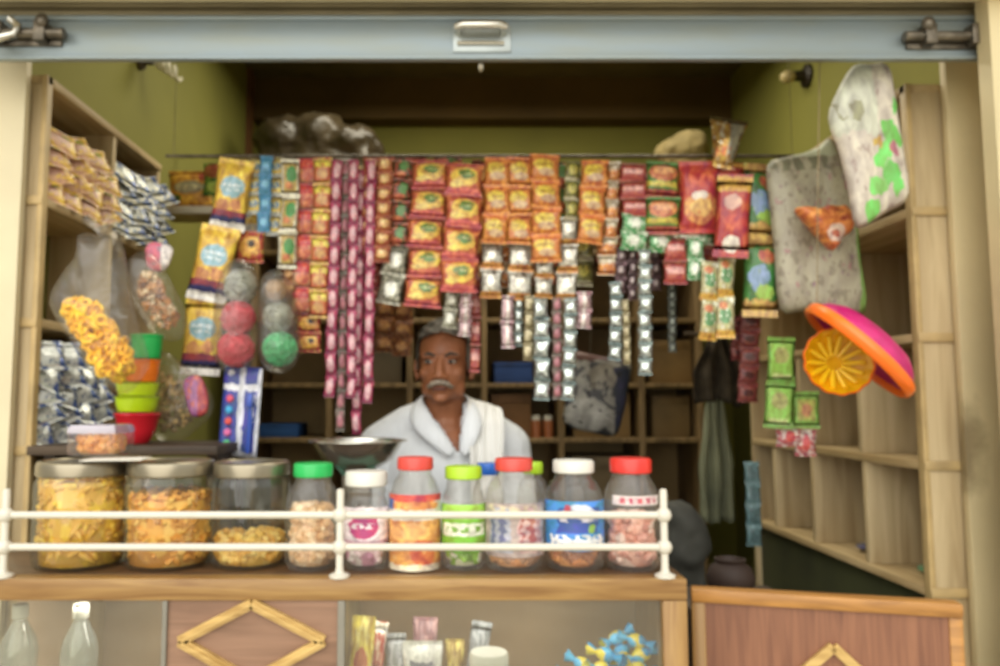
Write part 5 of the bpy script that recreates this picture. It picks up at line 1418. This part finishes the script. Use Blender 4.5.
# ------------------------------------------------------------------ depth of the shop
YRK = 3.45
def rz(py): return at(500, py, YRK).z
rk = thing('storage_rack', (0, YRK, 0), 'dim wooden storage rack across the back of the shop behind the man', 'rack')
rx0, rx1 = at(252, 300, YRK).x, at(700, 300, YRK).x
up(obj('back_board', nb(((rx0, YRK + .34, 0), (rx1, YRK + .36, rz(166)))), M['rackb']), rk)
for py in (166, 250, 318, 383, 438, 520): up(obj('shelf_board', nb(((rx0, YRK, rz(py) - .022), (rx1, YRK + .34, rz(py))), bev=.002), M['rackw']), rk)
for px in (254, 330, 410, 484, 560, 640, 698):
    x = at(px, 300, YRK).x; up(obj('upright', nb(((x - .013, YRK - .004, 0), (x + .013, YRK + .34, rz(166) - .022)), bev=.002), M['rackw']), rk)
def rackbox(px0, px1, py0, shelf, col, label, name='carton', cat='carton', d=.22):
    x0, x1 = at(px0, 300, YRK + .05).x, at(px1, 300, YRK + .05).x; z0 = rz(shelf) + .0005; z1 = at(500, py0, YRK + .05).z
    o = thing(name, ((x0 + x1) / 2, YRK + .16, z0), label, cat)
    h = z1 - z0; w_ = (x1 - x0) / 2
    obj('body', nb(((-w_, -d / 2, 0), (w_, d / 2, h)), bev=.004), plain(name + col[1:], col, .75, var=.15, nscale=6), o)
    obj('lid_flap', nb(((-w_ + .002, -d / 2 - .003, h * .80), (w_ - .002, -d / 2 - .0005, h - .003)), bev=.001), plain('flap' + col[1:], col, .6, var=.25, nscale=12), o)
    return o
rackbox(494, 532, 362, 383, '#2c4a86', 'dark blue box on the back rack just right of the man\'s head', 'storage_box', 'box')
rackbox(490, 530, 394, 438, '#7d5a38', 'brown carton on the back rack behind the man\'s shoulder')
rackbox(572, 628, 392, 438, '#8a7048', 'wide brown carton on the back rack behind the hanging black and white bag')
rackbox(648, 690, 340, 383, '#84693f', 'brown carton on the back rack at its right end, upper')
rackbox(650, 687, 396, 438, '#7a6440', 'brown carton on the back rack at its right end, below the upper one')
rackbox(570, 632, 456, 520, '#77664a', 'large dull carton low on the back rack behind the white-lidded blue jar')
rackbox(344, 402, 340, 383, '#5d5240', 'grey-brown carton on the back rack behind the pink candy strips')
rackbox(262, 300, 424, 438, '#23508e', 'flat blue box low on the back rack left of the scale', 'storage_box', 'box')
for k, px in enumerate((536, 548)):
    x = at(px, 420, YRK + .05).x
    e = thing('spice_jar', (x, YRK + .05, rz(438) + .0005), ['small dim jar with pale lid on the back rack, left of the two', 'small dim jar with pale lid on the back rack, right of the two'][k], 'jar', 'small jars on the back rack')
    bm = bmesh.new(); lathe(bm, [(0, 0), (.022, 0), (.023, .01), (.023, .07), (.018, .078)], 20); obj('body', bm, plain('spice', '#9a5c38', .4, var=.1), e)
    bm = bmesh.new(); lathe(bm, [(.020, .076), (.020, .098), (0, .099)], 20); obj('lid', bm, M['cap_white'], e)
def sack(name, blobs, Y, mat, label, cat, seed, zfloor, vox=.012):
    o0 = at(blobs[0][0], blobs[0][1], Y); o0.z = zfloor
    def f(bm):
        for px, py, rx, rz_ in blobs:
            c = at(px, py, Y) - o0; ry = min(m_(rx, Y), m_(rz_, Y) * 1.6, .13)
            ball(bm, c, (m_(rx, Y), ry, m_(rz_, Y)), 20, 14)
            box(bm, (c.x - m_(rx, Y) * .7, -ry * .7, .004), (c.x + m_(rx, Y) * .7, ry * .7, max(.02, c.z)), .0)
    o = remesh(name, f, vox, mat, None, 4)
    for v in o.data.vertices:
        n = noise.noise(v.co * 14 + Vector((seed, 0, 0))) * .016 + noise.noise(v.co * 34 + Vector((seed, 0, 0))) * .007
        v.co += v.normal * n
        v.co.z = max(v.co.z, .001)
    o.location = o0
    return tag(o, label, cat)
ztop = rz(166)
darkpl = plain('dark_plastic', '#3f3626', .32, var=.25, nscale=8, bump=.6, bscale=30)
sack('plastic_bundle', [(285, 140, 32, 24), (320, 138, 32, 26), (350, 144, 30, 20), (372, 150, 14, 14)], YRK + .18, darkpl, 'dark crumpled plastic bundle on top of the back rack at the left', 'bundle', 1, ztop)
beige = plain('beige_cloth', '#8a7a4e', .8, var=.15, nscale=8, bump=.4, bscale=30)
sack('cloth_bundle', [(675, 152, 20, 14), (690, 147, 20, 18)], YRK + .18, beige, 'beige cloth bundle on top of the back rack at the right', 'bundle', 2, ztop)
# black and white printed bag hanging from the rack front
YV = 3.0
o = polybag('hanging_printed_bag', [(572, 352), (600, 356), (630, 362), (628, 390), (622, 420), (614, 436), (590, 432), (564, 424), (566, 400), (570, 376)], YV, .04,
    design('bag_bw', '#4a4c54', [('n', 5, .52, '#9c9c98'), ('e', .35, .25, .3, .2, '#a9aaa8'), ('e', .6, .7, .24, .16, '#8a857c'), ('r', .85, .4, .1, .4, '#2f3550'), ('n', 9, .64, '#26262a'), ('r', .5, .94, .5, .05, '#5a3a38')], .35), 14, .006)
tag(o, 'black and white printed plastic bag hanging in the shade right of the man', 'bag')
bm = bmesh.new(); tube(bm, [at(590, 354, YV), at(592, 300, YV), at(595, 158, YV)], .002, 6); tube(bm, [at(560, 157, YV), at(640, 157, YV)], .004, 6)
# wire carrying it
tube(bm, [Vector((XL + .01, YV, at(560, 157, YV).z)), at(560, 157, YV)], .004, 6); tube(bm, [at(640, 157, YV), Vector((XR - .01, YV, at(560, 157, YV).z))], .004, 6)
tag(obj('hanging_wire', bm, M['rust']), 'thin wire across the back of the shop holding the black and white bag', 'wire')
# clothes on a peg at the right
def cloth(px0, px1, py0, py1, Y, mat, label, seed):
    t = at((px0 + px1) / 2, py0, Y); w_, h_ = m_(px1 - px0, Y), m_(py1 - py0, Y)
    bm = bmesh.new(); n, k = 26, 16; rows = []
    for j in range(k + 1):
        v = j / k; row = []
        for i in range(n + 1):
            u = i / n
            g = (.35 + .65 * min(1, v * 1.8))
            row.append(bm.verts.new(((u - .5) * w_ * g, .022 * math.sin(u * 17 + seed) * (.4 + v * .6) + noise.noise(Vector((u * 3, v * 3, seed))) * .03, -v * h_ + .03 * noise.noise(Vector((u * 5, seed, 0))) * v)))
        rows.append(row)
    for a, b in zip(rows, rows[1:]):
        for i in range(n): bm.faces.new((a[i], a[i + 1], b[i + 1], b[i]))
    o = obj('hanging_garment', bm, mat, loc=t, auto=False)
    o.modifiers.new('t', 'SOLIDIFY').thickness = .005
    return tag(o, label, 'garment')
cloth(698, 732, 392, 520, 2.95, plain('greygreen_cloth', '#7c8068', .9, var=.15), 'grey-green garment hanging in the shade right of the jars', 3)
cloth(692, 742, 336, 402, 2.90, plain('darkbrown_cloth', '#3c3428', .9, var=.25, nscale=30), 'dark brown garment hanging above the grey-green one', 6)
bm = bmesh.new()
zz = at(715, 334, 2.93).z
tube(bm, [(at(684, 334, 2.93).x, 2.93, zz), (XR - .01, 2.93, zz)], .008, 8)
tag(obj('hanging_rod', bm, M['dkwood']), 'dark wooden rod from which the garments hang', 'rod')
# sacks and pot behind the gate
sack('grain_sack', [(684, 545, 24, 34), (678, 520, 18, 20)], 2.05, plain('sack_dark', '#33332c', .8, var=.25, nscale=10, bump=.4), 'tall dark sack standing behind the right end of the counter', 'sack', 5, 0.001, .014)
st = thing('wooden_stool', (at(731, 590, 1.75).x, 1.75, 0), 'small wooden stool behind the gate under the brown pot', 'stool')
zs_ = at(731, 596, 1.75).z
obj('seat', nb(((-.12, -.10, zs_ - .025), (.12, .10, zs_)), bev=.004), M['dkwood'], st)
for sx in (-1, 1):
    for sy in (-1, 1): obj('leg', nb(((sx * .10 - .014, sy * .08 - .014, 0), (sx * .10 + .014, sy * .08 + .014, zs_ - .025))), M['dkwood'], st)
bm = bmesh.new(); lathe(bm, [(0, 0), (.030, 0), (.046, .016), (.052, .040), (.044, .062), (.030, .072), (.034, .080), (.030, .081), (.026, .070), (0, .066)], 32)
tag(obj('clay_pot', bm, plain('clay', '#2c1b10', .7, var=.15), loc=(at(731, 590, 1.75).x, 1.75, zs_ + .0005)), 'brown round clay pot on the stool behind the gate', 'pot')
# lamps on the side walls
zc = at(157, 68, 2.62)
e = thing('wall_lamp', (XL, 2.62, zc.z + .03), 'white spiral bulb on the left wall under the shutter', 'lamp')
bm = bmesh.new(); lathe(bm, [(0, 0), (.035, 0), (.035, .012), (.02, .02), (.018, .05), (0, .05)], 20)
o = obj('holder', bm, plain('bakelite', '#4c4232', .5), e); o.rotation_euler = (0, R(90), 0)
bm = bmesh.new(); pts = [(.055 + .085 * t, .020 * math.cos(t * 25), .020 * math.sin(t * 25) - .055 * t) for t in [i / 60 for i in range(61)]]
tube(bm, pts, .0065, 8); obj('spiral_tube', bm, plain('cfl_white', '#d9d4bc', .3, var=.03), e)
zc = at(815, 76, 3.2)
e = thing('wall_lamp', (XR, 3.2, zc.z), 'small bulb in a dark holder high on the right wall', 'lamp')
bm = bmesh.new(); lathe(bm, [(0, 0), (.05, 0), (.05, .012), (.024, .02), (.022, .06), (0, .06)], 20)
o = obj('holder', bm, plain('bakelite_dark', '#2c2418', .5), e); o.rotation_euler = (0, R(-90), 0)
bm = bmesh.new(); ball(bm, (-.085, 0, -.004), (.034, .028, .028), 20, 14); obj('bulb', bm, plain('bulb_glass', '#b8a878', .2, var=.03), e)

# ------------------------------------------------------------------ inside the display counter
YI = 1.348
def bottle(px, label):
    e = thing('water_bottle', (at(px, 640, YI).x, YI, ZI), label, 'bottle', 'clear bottles in the display counter')
    h = at(px, 604, YI).z - ZI; r = m_(17.5, YI)
    bm = bmesh.new(); lathe(bm, [(0, .004), (r * .7, .001), (r * .95, .006), (r, .02), (r * .96, h * .30), (r * .80, h * .40), (r * .96, h * .5), (r, h * .62), (r * .86, h * .72), (r * .45, h * .84), (r * .36, h * .87), (r * .36, h * .93)], 36, ripple=lambda a, rr, z: rr * (1 + .02 * math.cos(8 * a)))
    obj('body', bm, clear('bottle_plastic', '#eef4f3', .14, .22, '#eef4f2', .08), e)
    bm = bmesh.new(); lathe(bm, [(r * .40, h * .89), (r * .42, h * .895), (r * .42, h * .99), (r * .38, h), (0, h)], 28, ripple=lambda a, rr, z: rr * (1 + .02 * math.cos(24 * a))); obj('cap', bm, M['cap_white'], e)
bottle(19, 'clear empty bottle with white cap in the display, nearest its left end')
bottle(80, 'clear empty bottle with white cap in the display, beside the brown panel side')
yp = design('disp_yellow', '#e3c23a', [('n', 5, .55, '#f0dc7a'), ('e', .5, .6, .3, .14, '#c25a3a'), ('r', .5, .06, .6, .06, '#b8452e')], .3)
rp_ = design('disp_red', '#b8443a', [('n', 6, .55, '#e6c9b8'), ('r', .5, .94, .6, .05, '#e9e2da'), ('e', .5, .4, .3, .2, '#8e2a28')], .3)
wp = design('disp_white', '#e9e6e4', [('e', .5, .5, .3, .2, '#8c7a9a'), ('n', 7, .64, '#cfc6cc'), ('r', .5, .75, .3, .03, '#77778a')], .35)
mp_ = design('disp_mauve', '#8a5a66', [('n', 6, .55, '#b58a90')], .35); gp_ = design('disp_gold', '#a8893a', [('n', 6, .55, '#d0b860')], .3)
gyp = design('disp_grey', '#a3a6ae', [('n', 5, .55, '#c9ccd4')], .35)
def disp(px0, px1, py0, d, mat, label, Y=YI, tilt=0, seed=0):
    z1 = at(500, py0, Y).z; h = z1 - ZI; w_ = m_(px1 - px0, Y)
    o = obj('snack_packet', pillow(w_, h, d, 10, 14, .06, .004, seed), mat, loc=(at((px0 + px1) / 2, 640, Y).x, Y, ZI + h / 2 + .002), auto=False)
    o.rotation_euler = (0, R(tilt), 0); tag(o, label, 'packet')
disp(349, 372, 617, .02, yp, 'tall yellow packet leaning in the glass display', YI - .012, 4, 1)
disp(368, 383, 622, .018, rp_, 'tall red and white packet right of the yellow packet in the display', YI + .018, 6, 2)
disp(386, 406, 634, .018, gyp, 'pale grey packet in the display between red and white packets', YI + .04, 0, 3)
disp(403, 442, 642, .03, wp, 'white packet with printed oval in the middle of the glass display', YI - .005, 0, 4)
disp(412, 436, 618, .02, mp_, 'mauve packet standing behind the white packet in the display', YI + .045, 2, 5)
disp(446, 464, 640, .02, gp_, 'gold packet right of the white packet in the display', YI + .02, 0, 6)
e = thing('cream_jar', (at(489, 650, YI).x, YI, ZI + .0006), 'jar with wide white lid in the glass display', 'jar')
hj = at(489, 652, YI).z - ZI; r = m_(18, YI)
bm = bmesh.new(); lathe(bm, [(0, 0), (r * .9, 0), (r, .006), (r, hj * .6), (r * .9, hj * .68)], 32); obj('body', bm, plain('jar_cream', '#cfd6d0', .3), e)
bm = bmesh.new(); lathe(bm, [(r * 1.0, hj * .66), (r * 1.05, hj * .68), (r * 1.05, hj * .95), (r * .98, hj), (0, hj)], 32); obj('lid', bm, M['cap_white'], e)
disp(466, 486, 622, .02, gyp, 'grey packet standing behind the white-lidded jar in the display', YI + .06, 8, 7)
# blue and yellow wrapped sweets heaped behind the glass
rnd = random.Random(77)
bm = bmesh.new(); uvl = bm.loops.layers.uv.new('UVMap')
ball(bm, (0, 0, 0), (.017, .012, .012), 14, 10)
for s in (-1, 1):
    ring0 = [bm.verts.new((s * .015, .004 * math.cos(a), .004 * math.sin(a))) for a in [2 * math.pi * i / 12 for i in range(12)]]
    ring1 = [bm.verts.new((s * (.030 + .003 * (i % 2)), .013 * math.cos(a) * (1 + .2 * (i % 2)), .010 * math.sin(a))) for i, a in enumerate([2 * math.pi * i / 12 for i in range(12)])]
    for i in range(12): bm.faces.new((ring0[i], ring0[(i + 1) % 12], ring1[(i + 1) % 12], ring1[i]))
sw = mottle('blue_wrapper', ['#2f9fdc', '#56b8ea', '#2f9fdc', '#e8d44a', '#3aa8e0'], 45, .25)
first = None
rowsn = (6, 5, 5, 4, 3, 2)
nm = ['first', 'second', 'third', 'fourth', 'fifth', 'sixth', 'seventh', 'eighth', 'ninth']
rw_ = ['bottom layer', 'second layer up', 'third layer up', 'fourth layer up', 'fifth layer up', 'sixth layer up', 'top layer']
x1_ = at(655, 650, YI).x
for j, n in enumerate(rowsn):
    for k in range(n):
        if first is None: o = obj('wrapped_sweet', bm, sw, auto=False); first = o
        else: o = first.copy(); link(o)
        o.location = (x1_ - .016 - .031 * k - .006 * (j % 2), YI + .012 + .018 * (k % 2) + .004 * j, ZI + .026 + .0215 * j)
        o.rotation_euler = (rnd.random() * 6, R(rnd.uniform(-22, 22)), R(rnd.uniform(-35, 35)))
        tag(o, f'blue and yellow sweet, {nm[k]} from right, {rw_[j]} of the display heap', 'sweet', 'blue and yellow wrapped sweets heaped in the display')
